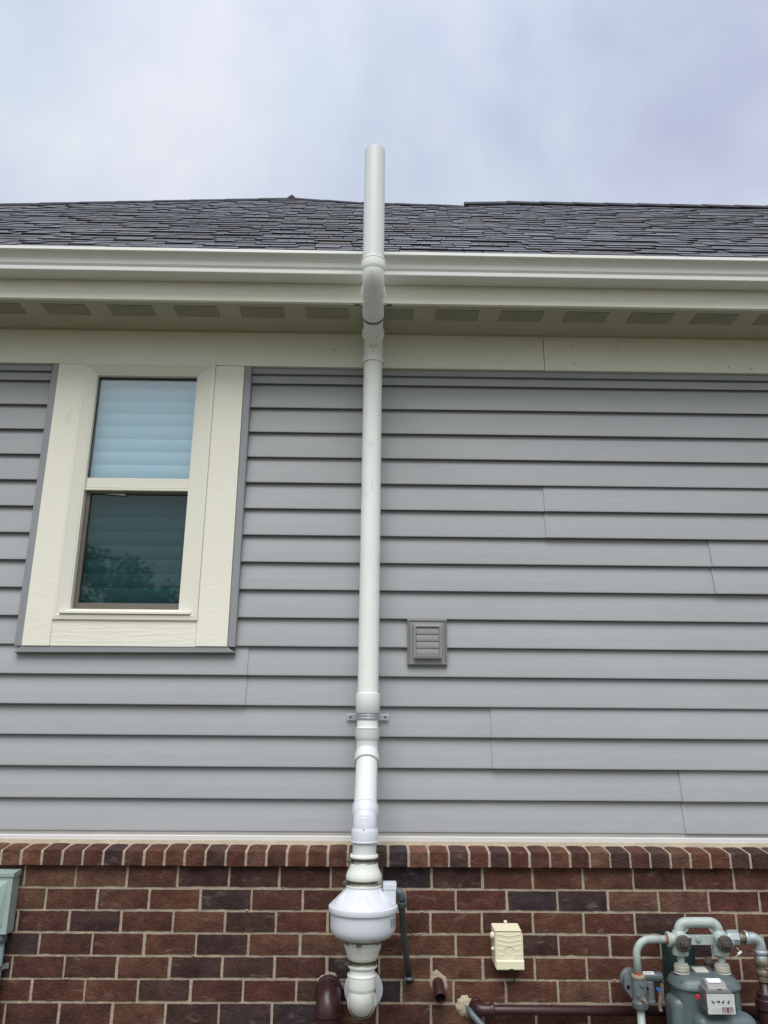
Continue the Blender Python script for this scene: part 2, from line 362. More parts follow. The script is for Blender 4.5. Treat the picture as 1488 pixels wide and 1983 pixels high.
# --- siding: double five inch vinyl courses, each panel a leaning blade with a returned bottom lip
WX0, WX1 = -1.531, -0.634          # window trim opening in the siding
seams = {0: [1.322], 1: [0.521], 2: [-0.546, 3.1], 3: [-2.6, 2.4], 4: [1.560], 5: [0.80], 6: [-2.9, 2.9], 7: [2.2]}
S = 0.127
sd = MB()
def course(k, x0, x1, dy=0.0):
    zb, zt = S * k, S * (k + 1) + 0.020
    prof = [(0.0225 + dy, zt), (0.0200 + dy, zb + S), (0.0062 + dy, zb + 0.05), (0.0008 + dy, zb + 0.012), (0.0 + dy, zb + 0.0035), (0.0006 + dy, zb + 0.0008), (0.0018 + dy, zb), (0.0036 + dy, zb + 0.0006), (0.0044 + dy, zb + 0.024), (0.0275, zb + 0.026), (0.0275, zt)]
    L = x1 - x0; ns = max(1, int(L / 0.4))
    # the panels wave very slightly, as vinyl does
    xs = [x0 + L * i / ns for i in range(ns + 1)]
    rows = []
    for x in xs:
        wz = 0.0007 * noise.noise((x * 0.9, k * 3.1, 1.7)); wy = 0.0012 * noise.noise((x * 1.3, k * 2.3, 9.1))
        rows.append([sd.v(x, y + (wy if j < 8 else 0), z + wz) for j, (y, z) in enumerate(prof)])
    nn = len(prof)
    for a, b in zip(rows[:-1], rows[1:]):
        for i in range(nn): sd.face([a[i], a[(i + 1) % nn], b[(i + 1) % nn], b[i]])
    sd.face(rows[0][::-1]); sd.face(rows[-1])
for k in range(17):
    br = sorted([XL] + seams.get(k // 2, []) + [XR])
    for i in range(len(br) - 1):
        a, b = br[i], br[i + 1]
        over = a > 0 or (b < 0 and i == 0)
        dy = -0.0055 if over else 0.0
        if over: b2, a2 = (b + 0.012 if i < len(br) - 2 else b), (a - 0.012 if i else a)
        else: a2, b2 = a, b
        # seams: the upper panel simply lies over its neighbour
        a2 = a if i == 0 else (a2 if over else a - 0.02); b2 = b if i == len(br) - 2 else (b2 if over else b + 0.02)
        if over: a2, b2 = a, b
        if k >= 6 and a2 < WX0 and b2 > WX1: course(k, a2, WX0, dy); course(k, WX1, b2, dy)
        else: course(k, a2, b2, dy)
siding = sd.build('siding', M['siding'], house)
# sheathing behind the siding, with the window hole
w = MB()
w.box(XL, WX0 + 0.06, 0.0285, 0.20, -0.03, 2.30); w.box(WX1 - 0.06, XR, 0.0285, 0.20, -0.03, 2.30)
w.box(WX0 + 0.06, WX1 - 0.06, 0.0285, 0.20, -0.03, 0.84); w.box(WX0 + 0.06, WX1 - 0.06, 0.0285, 0.20, 2.14, 2.30)
w.box(XL, XR, 0.20, 0.24, -1.25, 2.30)
w.box(XL, XL + 0.2, 0.24, 6.5, -1.25, 2.30); w.box(XR - 0.2, XR, 0.24, 6.5, -1.25, 2.30); w.box(XL, XR, 6.5, 6.7, -1.25, 2.30)
w.build('wall', M['room'], house)
st = MB(); st.extx([(0.004, -0.017), (0.004, 0.004), (0.02, 0.004), (0.02, -0.017)], XL, XR)
st.build('shadow_gap_strip', M['gap_grey'], house)  # strip coloured grey as the shaded gap above the flashing
fl = MB(); fl.extx([(-0.007, -0.0335), (-0.008, -0.018), (-0.0065, -0.0165), (0.019, -0.0155), (0.019, -0.0335)], XL, -1.155)
fl.extx([(-0.0085, -0.0335), (-0.0095, -0.0175), (-0.008, -0.016), (0.019, -0.015), (0.019, -0.0335)], -1.155, XR)
fl.build('flashing', M['flash'], house)

# --- channels round the siding (top run and round the window)
tr = MB()
JT = [(-0.012, 2.076), (-0.012, 2.1085), (0.012, 2.1085), (0.012, 2.100), (0.002, 2.0995), (0.002, 2.079), (-0.008, 2.076)]
tr.extx(JT, XL, -1.572); tr.extx(JT, -0.600, XR)
def jv(x0, x1, zb, zt): tr.box(x0, x1, -0.0245, 0.010, zb, zt)
jv(-1.5645, WX0, 0.7515, 2.1095); jv(WX1, -0.6005, 0.7555, 2.1095)
tr.prism([(-1.5645, -0.0255, 0.7240), (-0.6005, -0.0255, 0.7305), (-0.6355, -0.0255, 0.7555), (-1.5310, -0.0255, 0.7515)], (0, 0.0355, 0))
tr.build('trim_channel', M['trim_grey'], house, bevel=0.002)

# --- frieze board, soffit, fascia, gutter
fb = MB(); fb.box(XL, 0.828, -0.030, 0.02, 2.1085, 2.2890)
fb.build('frieze_board', M['cream'], house, bevel=0.0015)
fb = MB(); fb.box(0.8305, XR, -0.0308, 0.02, 2.1075, 2.2890)
fb.build('frieze_board', M['cream'], house, bevel=0.0015)
for x, z in ((0.975, 2.238), (0.975, 2.145), (1.735, 2.135), (1.85, 2.13), (-0.2, 2.2), (1.2, 2.24)):
    nh = MB(); nh.lathe([(0, 0), (0.0035, 0), (0.0035, 0.001)], (x, -0.0318, z), (0, 1, 0), 8); nh.build('nail_head', M['black_mark'], house)
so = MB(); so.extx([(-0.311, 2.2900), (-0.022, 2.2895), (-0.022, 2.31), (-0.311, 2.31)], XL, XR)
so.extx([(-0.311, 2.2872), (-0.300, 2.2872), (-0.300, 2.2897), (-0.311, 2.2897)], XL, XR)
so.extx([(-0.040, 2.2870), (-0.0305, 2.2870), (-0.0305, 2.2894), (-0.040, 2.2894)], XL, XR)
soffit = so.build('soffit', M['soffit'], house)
VP = 0.3045
v0 = None
for i in range(-13, 15):
    cx = -0.4320 - 0.1 + i * VP
    if v0 is None:
        vm = MB(); hw = 0.101
        vm.box(cx - hw, cx + hw, -0.268, -0.172, 2.2885, 2.2898)
        v0 = vm.build('soffit_vent', M['slot'], soffit); vx = cx
        vs = MB()
        for q in range(10):
            y = -0.266 + q * 0.0098
            vs.extx([(y, 2.2880), (y + 0.0040, 2.2868), (y + 0.0040, 2.2874), (y, 2.2886)], cx - hw, cx + hw)
        vs.build('louver', M['soffit'], soffit) if False else None
        lv_mesh = vs
        lo = vs.build('vent_louver', M['soffit'], house)
        lo.parent = soffit
        L0 = lo
    else:
        c = v0.copy(); col.objects.link(c); c.parent = soffit; c.location.x = v0.location.x + (cx - vx)
        c = L0.copy(); col.objects.link(c); c.parent = soffit; c.location.x = L0.location.x + (cx - vx)
fa = MB(); fa.box(XL, XR, -0.330, -0.311, 2.2820, 2.470)
fa.build('fascia', M['cream'], house, bevel=0.0015)
gu = MB()
gp = [(-0.3305, 2.482), (-0.3305, 2.3785), (-0.336, 2.3745), (-0.409, 2.3725), (-0.4145, 2.3752), (-0.4155, 2.3780), (-0.4155, 2.3915), (-0.4140, 2.3945), (-0.4085, 2.3965), (-0.4085, 2.4000),
      (-0.4150, 2.4035), (-0.4185, 2.4080), (-0.4200, 2.4160), (-0.4225, 2.4260), (-0.4290, 2.4370), (-0.4370, 2.4450), (-0.4460, 2.4500), (-0.4535, 2.4515), (-0.4550, 2.4540), (-0.4550, 2.4670), (-0.4530, 2.4690), (-0.4400, 2.4690), (-0.4400, 2.4670), (-0.4510, 2.4655)]
inner = [(-0.4440, 2.4535), (-0.4350, 2.4475), (-0.4265, 2.4390), (-0.4200, 2.4270), (-0.4170, 2.4160), (-0.4060, 2.4020), (-0.4060, 2.3770), (-0.336, 2.3770), (-0.3325, 2.3800), (-0.3325, 2.482)]
gx = [XL + (XR - XL) * i / 30 for i in range(31)]
rows = []
for x in gx:
    dz = 0.0012 * noise.noise((x * 0.6, 0.3, 5.5)) - 0.0012 * x / 4
    rows.append([gu.v(x, y, z + dz) for y, z in gp + inner])
nn = len(gp + inner)
for a, b in zip(rows[:-1], rows[1:]):
    for i in range(nn): gu.face([a[i], a[(i + 1) % nn], b[(i + 1) % nn], b[i]])
gu.face(rows[0]); gu.face(rows[-1][::-1])
gu.build('gutter', M['gutter'], house)

# --- roof
T = 0.88; CO = 1 / math.sqrt(1 + T * T); SI = T * CO
EY, EZ = -0.385, 2.4475
def rp(x, s, h=0.0): return (x, EY + s * CO - h * SI, EZ + s * SI + h * CO)
RIDGE = [(-7.0, 0.35), (-3.01, 2.95), (-1.96, 3.62), (-0.83, 4.34), (-0.14, 3.86), (0.76, 3.68), (0.78, 3.86), (1.22, 4.14), (7.5, 4.16)]
def smax(x):
    for (x0, s0), (x1, s1) in zip(RIDGE[:-1], RIDGE[1:]):
        if x0 <= x <= x1: return s0 + (s1 - s0) * (x - x0) / max(1e-6, x1 - x0)
    return 0
rd = MB()
pts = [rp(-7.0, 0)] + [rp(x, s) for x, s in RIDGE] + [rp(7.5, 0)]
top = [rd.v(*p) for p in pts]; low = [rd.v(p[0], p[1] + 0.02, p[2] - 0.03) for p in pts]
rd.face(top); rd.face(low[::-1])
for i in range(len(top)): rd.face([top[i], low[i], low[(i + 1) % len(top)], top[(i + 1) % len(top)]])
# the far slopes behind the ridge line
for (x0, s0), (x1, s1) in zip(RIDGE[:-1], RIDGE[1:]):
    a, b = rp(x0, s0), rp(x1, s1)
    rd.face([rd.v(*a), rd.v(*b), rd.v(b[0], b[1] + 4, b[2] - 3.4), rd.v(a[0], a[1] + 4, a[2] - 3.4)])
roof = rd.build('roof', M['roofdeck'], house)
sh = MB().tintlayer()
rng = random.Random(3)
s_run = 0.0
for j in range(40):
    s0 = s_run; EX = 0.090 + 0.026 * s0; s_run += EX
    x = -6.6 - rng.random() * 0.3
    # colour drifts along a course and between courses
    while x < 7.2:
        wd = rng.choice((0.07, 0.09, 0.11, 0.13, 0.15, 0.18, 0.22)) * rng.uniform(0.85, 1.15)
        xm = x + wd / 2
        sm = smax(xm)
        if s0 < sm - 0.03:
            hi = rng.random() < 0.6
            th = rng.uniform(0.0100, 0.0130) if hi else rng.uniform(0.0055, 0.0075)
            lift = 0.0055 + (0.001 * noise.noise((xm * 2, j, 0)))
            if hi: base = rng.choice((0.085, 0.10, 0.115, 0.13, 0.145))
            else: base = rng.choice((0.045, 0.06, 0.075, 0.09))
            base *= 1.0 + 0.45 * noise.noise((xm * 0.7, s0 * 0.8, 3.3))
            hue = rng.random()
            tc_ = (base * 0.93, base * (0.96 + 0.03 * hue), base * (1.15 + 0.08 * hue)) if hue < 0.92 else (base * 1.05, base, base * 0.97)
            s1 = min(s0 + EX + 0.05, sm)
            tw = rng.uniform(-0.004, 0.004)
            a = rp(x + 0.002, s0 + tw, th + lift); b = rp(x + wd - 0.002, s0 + tw, th + lift)
            sa = min(s1, smax(x) + 0.02) if smax(x) > s0 else s1; sb = min(s1, smax(x + wd) + 0.02) if smax(x + wd) > s0 else s1
            c = rp(x + wd - 0.004, sb, 0.004 + th * 0.35); d = rp(x + 0.004, sa, 0.004 + th * 0.35)
            a2 = rp(x + 0.002, s0 + tw, lift - 0.001); b2 = rp(x + wd - 0.002, s0 + tw, lift - 0.001)
            V = [sh.v(*q) for q in (a, b, c, d)]; V2 = [sh.v(*q) for q in (a2, b2)]
            dk = tuple(q * 0.45 for q in tc_)
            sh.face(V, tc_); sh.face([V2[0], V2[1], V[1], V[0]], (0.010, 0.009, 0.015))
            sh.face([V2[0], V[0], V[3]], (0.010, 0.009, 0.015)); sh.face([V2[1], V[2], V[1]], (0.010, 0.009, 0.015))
        x += wd
sh.build('shingles', M['shingle'], roof)
def cap_run(pts2, w, th, name):
    m = MB()
    rngc = random.Random(11)
    for (x0, s0), (x1, s1) in zip(pts2[:-1], pts2[1:]):
        L = math.hypot(x1 - x0, s1 - s0); k = max(1, int(L / 0.30))
        for i in range(k):
            f0, f1 = i / k, min(1.0, (i + 1.15) / k)
            pa, pb = (x0 + (x1 - x0) * f0, s0 + (s1 - s0) * f0), (x0 + (x1 - x0) * f1, s0 + (s1 - s0) * f1)
            h = th * rngc.uniform(0.96, 1.04)
            A = [Vector(rp(pa[0], pa[1] - w, 0.008)), Vector(rp(pa[0], pa[1] - w, 0.008 + h)), Vector(rp(pa[0], pa[1], h + 0.014)), Vector(rp(pa[0], pa[1])) + Vector((0, w * 0.8, -w * 0.5 + h))]
            B = [Vector(rp(pb[0], pb[1] - w, 0.004)), Vector(rp(pb[0], pb[1] - w, 0.004 + h * 0.88)), Vector(rp(pb[0], pb[1], h * 0.88 + 0.012)), Vector(rp(pb[0], pb[1])) + Vector((0, w * 0.8, -w * 0.5 + h * 0.88))]
            va = [m.v(*q) for q in A]; vb = [m.v(*q) for q in B]
            for q in range(3): m.face([va[q], vb[q], vb[q + 1], va[q + 1]])
            m.face(va); m.face(vb[::-1])
    return m.build(name, M['ridge'], roof)
cap_run([(0.79, 3.88), (1.22, 4.15), (7.4, 4.16)], 0.15, 0.024, 'ridge_cap')
cap_run([(-7.0, 0.36), (-3.01, 2.955), (-1.96, 3.625), (-0.83, 4.345)], 0.07, 0.010, 'hip_cap')
cap_run([(-0.83, 4.345), (-0.14, 3.865), (0.76, 3.685)], 0.07, 0.010, 'hip_cap')
fv = MB(); fv.prism([rp(-0.90, 4.30, 0.0), rp(-0.82, 4.34, 0.05), rp(-0.74, 4.28, 0.0)], (0, 0.12, 0)); fv.build('ridge_peak', M['ridge'], roof)

# --- brick base
BY = -0.100
PAL = [((0.090, 0.038, 0.026), 5), ((0.098, 0.045, 0.031), 4), ((0.081, 0.031, 0.023), 4), ((0.110, 0.056, 0.039), 3), ((0.044, 0.027, 0.027), 2), ((0.054, 0.029, 0.026), 3), ((0.036, 0.025, 0.028), 1), ((0.069, 0.030, 0.024), 4)]
PAL = [c for c, k in PAL for _ in range(k)]
rngb = random.Random(21)
bk = MB().tintlayer()
def brick(x0, x1, z0, z1, tint, seed):
    nx, nz = max(4, int((x1 - x0) / 0.02)), 4
    fr, bkv = {}, {}
    for j in range(nz + 1):
        for i in range(nx + 1):
            x = x0 + (x1 - x0) * i / nx; z = z0 + (z1 - z0) * j / nz
            edge = i in (0, nx) or j in (0, nz)
            q = Vector((x * 37, z * 37, seed * 1.37))
            dx = 0.0016 * noise.noise(q) if edge else 0; dz = 0.0016 * noise.noise(q + Vector((9, 3, 1))) if edge else 0
            y = BY + 0.0009 * noise.noise(Vector((x * 22, z * 22, seed)))
            if edge: y += 0.0012 + max(0, 0.003 * noise.noise(Vector((x * 60, z * 60, seed * 2.1)) ) )
            fr[i, j] = bk.v(x + dx, y, z + dz)
    per = [(i, 0) for i in range(nx)] + [(nx, j) for j in range(nz)] + [(i, nz) for i in range(nx, 0, -1)] + [(0, j) for j in range(nz, 0, -1)]
    back = [bk.v(fr[p].co.x, BY + 0.02, fr[p].co.z) for p in per]
    for j in range(nz):
        for i in range(nx): bk.face([fr[i, j], fr[i + 1, j], fr[i + 1, j + 1], fr[i, j + 1]], tint, True)
    for k in range(len(per)):
        k2 = (k + 1) % len(per)
        bk.face([fr[per[k2]], fr[per[k]], back[k], back[k2]], tint, False)
PH = [0.048, 0.142, 0.041, 0.138, 0.0417, 0.128, 0.0386]
BP = 0.2019
sd_ = 0
for r in range(14):
    zt = -0.1186 - 0.0797 * r
    z0, z1 = zt - 0.0797 + 0.0052, zt - 0.0052
    ph = PH[r] if r < 7 else PH[5 + (r % 2)]
    if r == 0: z1 = -0.1175
    i = math.floor((XL - ph) / BP)
    while ph + i * BP < XR:
        a = ph + i * BP + 0.0052 + rngb.uniform(-0.0018, 0.0018); b = ph + (i + 1) * BP - 0.0052 + rngb.uniform(-0.0018, 0.0018)
        t = rngb.choice(PAL); f = rngb.uniform(0.88, 1.12)
        sd_ += 1
        brick(max(a, XL), min(b, XR), z0 + rngb.uniform(-0.0015, 0.0015), z1 + rngb.uniform(-0.0012, 0.0012), (t[0] * f, t[1] * f, t[2] * f), sd_)
        i += 1
brickwall = bk.build('brick_wall', M['brick'], house)
mo = MB()
gx_, gz_ = 300, 40
mv = {}
for j in range(gz_ + 1):
    for i in range(gx_ + 1):
        x = XL + (XR - XL) * i / gx_; z = GZ + (-0.105 - GZ) * j / gz_
        mv[i, j] = mo.v(x, BY + 0.0040 + 0.0022 * noise.noise((x * 25, z * 25, 0.5)), z)
for j in range(gz_):
    for i in range(gx_): mo.face([mv[i, j], mv[i + 1, j], mv[i + 1, j + 1], mv[i, j + 1]], None, True)
mo.box(XL, XR, BY + 0.012, 0.15, GZ, -0.115)
# mortar smears left on the joints
rs = random.Random(5)
for q in range(22):
    r = rs.randrange(0, 7); zt = -0.1186 - 0.0797 * (r + 1)
    x = rs.uniform(-1.6, 1.7); n_ = 7; rad = rs.uniform(0.004, 0.011)
    c0 = mo.v(x, BY - 0.0022, zt + rs.uniform(-0.004, 0.004)); ring = [mo.v(x + math.cos(2 * PI * k / n_) * rad * rs.uniform(0.6, 1.7), BY + 0.004, zt + math.sin(2 * PI * k / n_) * rad * rs.uniform(0.4, 0.9)) for k in range(n_)]
    for k in range(n_): mo.face([c0, ring[k], ring[(k + 1) % n_]], None, True)
mo.build('mortar', M['mortar'], brickwall)
# --- rowlock sill
rk = MB().tintlayer(); RP_ = 0.0807
i = math.floor((XL + 0.248) / RP_)
while -0.248 + i * RP_ < XR:
    a = -0.248 + i * RP_ + 0.0054 + rngb.uniform(-0.0012, 0.0012); b = -0.248 + (i + 1) * RP_ - 0.0054 + rngb.uniform(-0.0012, 0.0012)
    t = rngb.choice(PAL); f = rngb.uniform(0.9, 1.2)
    t = (t[0] * f, t[1] * f, t[2] * f); dz = rngb.uniform(-0.0012, 0.0012); dy = rngb.uniform(-0.0015, 0.0015); slope = rngb.uniform(-0.001, 0.001)
    prof = [(-0.012, -0.0435 + dz), (-0.070, -0.0490 + dz), (-0.1215 + dy, -0.0562 + dz), (-0.1245 + dy, -0.0590 + dz), (-0.1255 + dy, -0.0850), (-0.1255 + dy, -0.1120 + slope), (-0.1235 + dy, -0.1150 + slope), (-0.07, -0.1152), (-0.012, -0.1152)]
    nx = 4; rows = []
    for q in range(nx + 1):
        x = a + (b - a) * q / nx
        ed = 0.0018 if q in (0, nx) else 0
        rows.append([rk.v(x + 0.0010 * noise.noise((x * 50, y * 50, z * 50)), y + (ed if y < -0.12 else 0) + 0.0010 * noise.noise((x * 40, z * 40, 4)), z + 0.0009 * noise.noise((x * 40, y * 40, 7)) - (ed if z > -0.06 else 0)) for y, z in prof])
    nn = len(prof)
    for A, B in zip(rows[:-1], rows[1:]):
        for k in range(nn): rk.face([A[k], A[(k + 1) % nn], B[(k + 1) % nn], B[k]], t, True)
    rk.face(rows[0][::-1], t); rk.face(rows[-1], t)
    i += 1
sill = rk.build('brick_sill', M['brick'], house)
sharp(sill, 30)
ms = MB(); ms.extx([(0.018, -0.0320), (-0.004, -0.0335), (-0.013, -0.0400), (-0.030, -0.0475), (-0.1180, -0.0602), (-0.1205, -0.0640), (-0.1205, -0.1135), (0.018, -0.1135)], XL, XR)
ms.build('mortar', M['mortar'], sill)
# wash of mortar at the back of the sill
mw = MB(); rows = []
for i in range(181):
    x = XL + (XR - XL) * i / 180; q = 0.004 * noise.noise((x * 6, 0, 0)) + 0.002 * noise.noise((x * 22, 3, 0))
    rows.append([mw.v(x, -0.004, -0.0320), mw.v(x, -0.016, -0.0350 + q * 0.3), mw.v(x, -0.030 - q * 1.5, -0.0440), mw.v(x, -0.034 - q * 1.5, -0.0480)])
for A, B in zip(rows[:-1], rows[1:]):
    for k in range(3): mw.face([A[k], A[k + 1], B[k + 1], B[k]], None, True)
mw.build('mortar_wash', M['mortar'], sill)

# patches of mortar where pipes pass through the wall
def patch(cx, cz, rx, rz, mat_, name, seed, depth=0.012, sink=0.0):
    m = MB(); rg = random.Random(seed); nr, na = 5, 22
    c0 = m.v(cx, BY - depth, cz); prev = None
    amp = [rg.uniform(0.78, 1.22) for _ in range(na)]
    for ir in range(1, nr + 1):
        f = ir / nr; ring = []
        for k in range(na):
            a = 2 * PI * k / na; rr = 1 + (amp[k] - 1) * f
            y = BY - depth * (1 - f ** 3) + 0.006 * f ** 6 + 0.003 * noise.noise((cx + math.cos(a) * f * 5, cz + math.sin(a) * f * 5, seed)) * (1 - f)
            ring.append(m.v(cx + math.cos(a) * rx * f * rr, y, cz + math.sin(a) * rz * f * rr))
        for k in range(na):
            if prev is None: m.face([c0, ring[k], ring[(k + 1) % na]], None, True)
            else: m.face([prev[k], ring[k], ring[(k + 1) % na], prev[(k + 1) % na]], None, True)
        prev = ring
    return m.build(name, mat_, brickwall)
patch(-0.148, -0.545, 0.060, 0.060, M['mortar'], 'mortar_patch', 2, 0.004)
patch(0.272, -0.530, 0.044, 0.052, M['mortar'], 'mortar_patch', 4, 0.004)
patch(0.376, -0.606, 0.040, 0.042, M['foam'], 'foam_seal', 6, 0.012)

# --- window
wb = MB()
wb.box(-1.413 + 0.0, -0.770, 0.055, 0.060, 0.85, 2.12)
CY = -0.030
casL = MB(); casL.box(WX0 + 0.001, -1.4095, CY, 0.02, 0.7525, 2.1080)
window = casL.build('window', M['cream_v'], house, bevel=0.0015)
casR = MB(); casR.box(-0.7735, WX1 - 0.001, CY, 0.02, 0.7560, 2.1060); casR.build('casing_board', M['cream_v'], window, bevel=0.0015)
casB = MB(); casB.box(-1.4085, -0.7745, CY + 0.0015, 0.02, 0.7530, 0.8700); casB.build('casing_board', M['cream'], window, bevel=0.0015)
# vinyl frame with mitred sloped faces
fx0, fx1, fz0, fz1 = -1.4090, -0.7740, 0.868, 2.1120
ix0, ix1, iz0, iz1 = -1.3455, -0.8640, 0.918, 2.0560
def ring_frame(m, o, i_, yo, yi, depth):
    (a0, a1, b0, b1), (c0, c1, d0, d1) = o, i_
    O = [(a0, b0), (a1, b0), (a1, b1), (a0, b1)]; I = [(c0, d0), (c1, d0), (c1, d1), (c0, d1)]
    vo = [m.v(x, yo, z) for x, z in O]; vi = [m.v(x, yi, z) for x, z in I]; vd = [m.v(x, depth, z) for x, z in I]; ve = [m.v(x, depth, z) for x, z in O]
    for k in range(4):
        k2 = (k + 1) % 4
        m.face([vo[k], vo[k2], vi[k2], vi[k]]); m.face([vi[k], vi[k2], vd[k2], vd[k]]); m.face([vo[k2], vo[k], ve[k], ve[k2]]); m.face([vd[k], vd[k2], ve[k2], ve[k]])
wf = MB()
ring_frame(wf, (fx0, fx1, fz0, fz1), (-1.396, -0.787, 0.888, 2.099), CY - 0.007, CY - 0.009, 0.02)
ring_frame(wf, (-1.3962, -0.7868, 0.8878, 2.0992), (-1.352, -0.8575, 0.9130, 2.0625), CY - 0.0075, CY + 0.014, 0.03)
ring_frame(wf, (-1.3522, -0.8573, 0.9128, 2.0627), (ix0, ix1, iz0, iz1), CY + 0.0160, CY + 0.017, 0.055)
wf.build('window_frame', M['cream_vinyl'], window, bevel=0.0008)
wl = MB()
wl.box(-1.3812, -0.8028, CY - 0.016, CY + 0.004, 0.8935, 0.9040)      # drip ledge below the sash
wl.build('sill_ledge', M['cream_vinyl'], window, bevel=0.001)
rl = MB(); rl.box(ix0 + 0.0005, ix1 - 0.0005, 0.000, 0.045, 1.4880, 1.5360); rl.box(ix0 + 0.0005, ix1 - 0.0005, -0.004, 0.03, 1.4755, 1.4858)
rl.build('meeting_rail', M['cream_vinyl'], window, bevel=0.0015)
ls = MB()
ring_frame(ls, (ix0 + 0.0008, ix1 - 0.0008, 0.9190, 1.4750), (-1.326, -0.868, 0.950, 1.466), 0.018, 0.020, 0.045)
ls.build('lower_sash', M['sash'], window, bevel=0.001)
us = MB(); ring_frame(us, (ix0 + 0.0006, ix1 - 0.0006, 1.5365, 2.0552), (-1.3420, -0.8675, 1.5395, 2.0515), 0.010, 0.012, 0.040); us.build('glazing_gasket', M['black_plastic'], window)
gp_ = MB(); gp_.box(-1.3420, -0.8675, 0.0150, 0.0185, 1.5390, 2.0520); gp_.build('upper_pane', M['glass'], window)
gp_ = MB(); gp_.box(-1.3262, -0.8678, 0.0330, 0.0365, 0.9495, 1.4665); gp_.build('lower_pane', M['glass_low'], window)
sc_ = MB(); q = [sc_.v(-1.3262, 0.0300, 0.9495), sc_.v(-0.8678, 0.0300, 0.9495), sc_.v(-0.8678, 0.0300, 1.4665), sc_.v(-1.3262, 0.0300, 1.4665)]; sc_.face(q); sc_.build('insect_screen', M['screen'], window)
lt = MB(); lt.prism([(-1.262, 0.0205, 1.4650), (-1.165, 0.0205, 1.4650), (-1.165, 0.0205, 1.4575), (-1.215, 0.0205, 1.4615)], (0, 0.008, 0)); lt.build('sash_latch', M['label_dim'], window)
bl = MB()
for k in range(19):
    zc = 0.860 + 0.0664 * k
    prof = []
    for q in range(7):
        a = -0.036 + 0.072 * q / 6
        prof.append((0.078 - 0.20 * a - 0.006 * math.cos(a / 0.036 * PI / 2), zc + a))
    prof += [(y + 0.003, z) for y, z in prof[::-1]]
    bl.extx(prof, -1.385, -0.845, smooth=True)
bl.box(-1.39, -0.84, 0.068, 0.11, 2.06, 2.10)
bl.build('blind', M['blind'], window)
rm = MB(); rm.box(-1.47, -0.70, 0.16, 0.19, 0.845, 2.135); rm.build('window_backing', M['room'], window)
ck = MB(); ck.box(-1.411, -0.772, CY - 0.002, -0.002, 2.1083, 2.1120); ck.build('caulk_line', M['trim_grey'] if False else M['soffit'], window)
wb.bm.free()

# ------------------------------------------------------------------ wall vent
ev = thing('exhaust_vent', 'small grey louvred exhaust vent on the siding right of the white pipe', 'wall vent', (0.245, 0, 0.69))
e_ = MB()
ring_frame(e_, (0.157, 0.333, 0.6840, 0.8870), (0.163, 0.327, 0.690, 0.881), -0.012, -0.018, 0.012)
ring_frame(e_, (0.1632, 0.3268, 0.6902, 0.8808), (0.167, 0.323, 0.694, 0.877), -0.018, -0.011, 0.0)
e_.box(0.167, 0.323, -0.0125, 0.0, 0.694, 0.877)
e_.build('mounting_plate', M['vent_grey'], ev, bevel=0.0012)
e_ = MB()
ring_frame(e_, (0.1830, 0.3085, 0.7120, 0.8650), (0.1935, 0.2975, 0.7240, 0.8510), -0.030, -0.033, -0.0124)
ring_frame(e_, (0.1937, 0.2973, 0.7242, 0.8508), (0.1955, 0.2955, 0.7260, 0.8490), -0.031, -0.028, -0.0126)
e_.build('hood_frame', M['vent_grey'], ev, bevel=0.001)
e_ = MB(); e_.box(0.1955, 0.2955, -0.0140, -0.0128, 0.7255, 0.8495); e_.build('hood_opening', M['dark'], ev)
lv0 = None
for k in range(4):
    zb = 0.7265 + k * 0.0305
    m = MB(); prof = [(-0.0275, zb), (-0.0285, zb + 0.004), (-0.0272, zb + 0.018), (-0.0245, zb + 0.0300), (-0.0225, zb + 0.0312), (-0.0200, zb + 0.0312), (-0.0250, zb + 0.018), (-0.0255, zb)]
    m.extx(prof, 0.1960, 0.2950, smooth=True)
    sharp(m.build('louver', M['vent_grey'], ev), 40)

# ------------------------------------------------------------------ white vent pipe
RPI, RH = 0.0445, 0.0512
vp = thing('vent_pipe', 'tall white plastic vent pipe climbing the wall and bending out past the gutter', 'vent pipe', (-0.0225, -0.21, -0.585))
def pipe(path, name='pipe', mtl='pvc', r=RPI, parent=None, caps=True):
    m = MB(); m.tube(path, r, 36, caps=caps); return sharp(m.build(name, M[mtl], parent or vp), 50)
def hub(m, p, d, r0, r1, depth):       # socket that starts at p and runs along d; rounded lip at its mouth
    m.lathe([(r0, depth + 0.009), (r1 - 0.0020, depth), (r1 - 0.0006, depth - 0.004), (r1 - 0.0002, 0.0060), (r1 + 0.0012, 0.0045), (r1 + 0.0014, 0.0012), (r1 + 0.0004, 0.0), (RPI - 0.0005, 0.0004)], p, d, 36)
def elbow(c, d_in, d_out, a_in, a_out, rad, hd=0.040, mtl='pvc', name='elbow', r=RPI + 0.0010, parent=None):
    c = Vector(c); d_in = Vector(d_in).normalized(); d_out = Vector(d_out).normalized()
    p0 = c - d_in * a_in; p1 = c + d_out * a_out
    m = MB(); m.tube(fillet([p0 + d_in * 0.002, c, p1 - d_out * 0.002], rad, 16), r, 36, caps=False)
    hub(m, p0, d_in, r, RH, hd); hub(m, p1, -d_out, r, RH, hd)
    return sharp(m.build(name, M[mtl], parent or vp), 28)
TOP = Vector((-0.0115, -0.632, 2.850)); Bc = Vector((-0.0120, -0.632, 2.205)); Ac = Vector((-0.0105, -0.085, 2.217))
W1 = Vector((-0.0148, -0.085, 0.324)); W2 = Vector((-0.0185, -0.336, 0.073)); F0 = Vector((-0.0215, -0.336, -0.42)); FB = Vector((-0.0225, -0.336, -0.533)); FW = Vector((-0.0200, -0.098, -0.545))
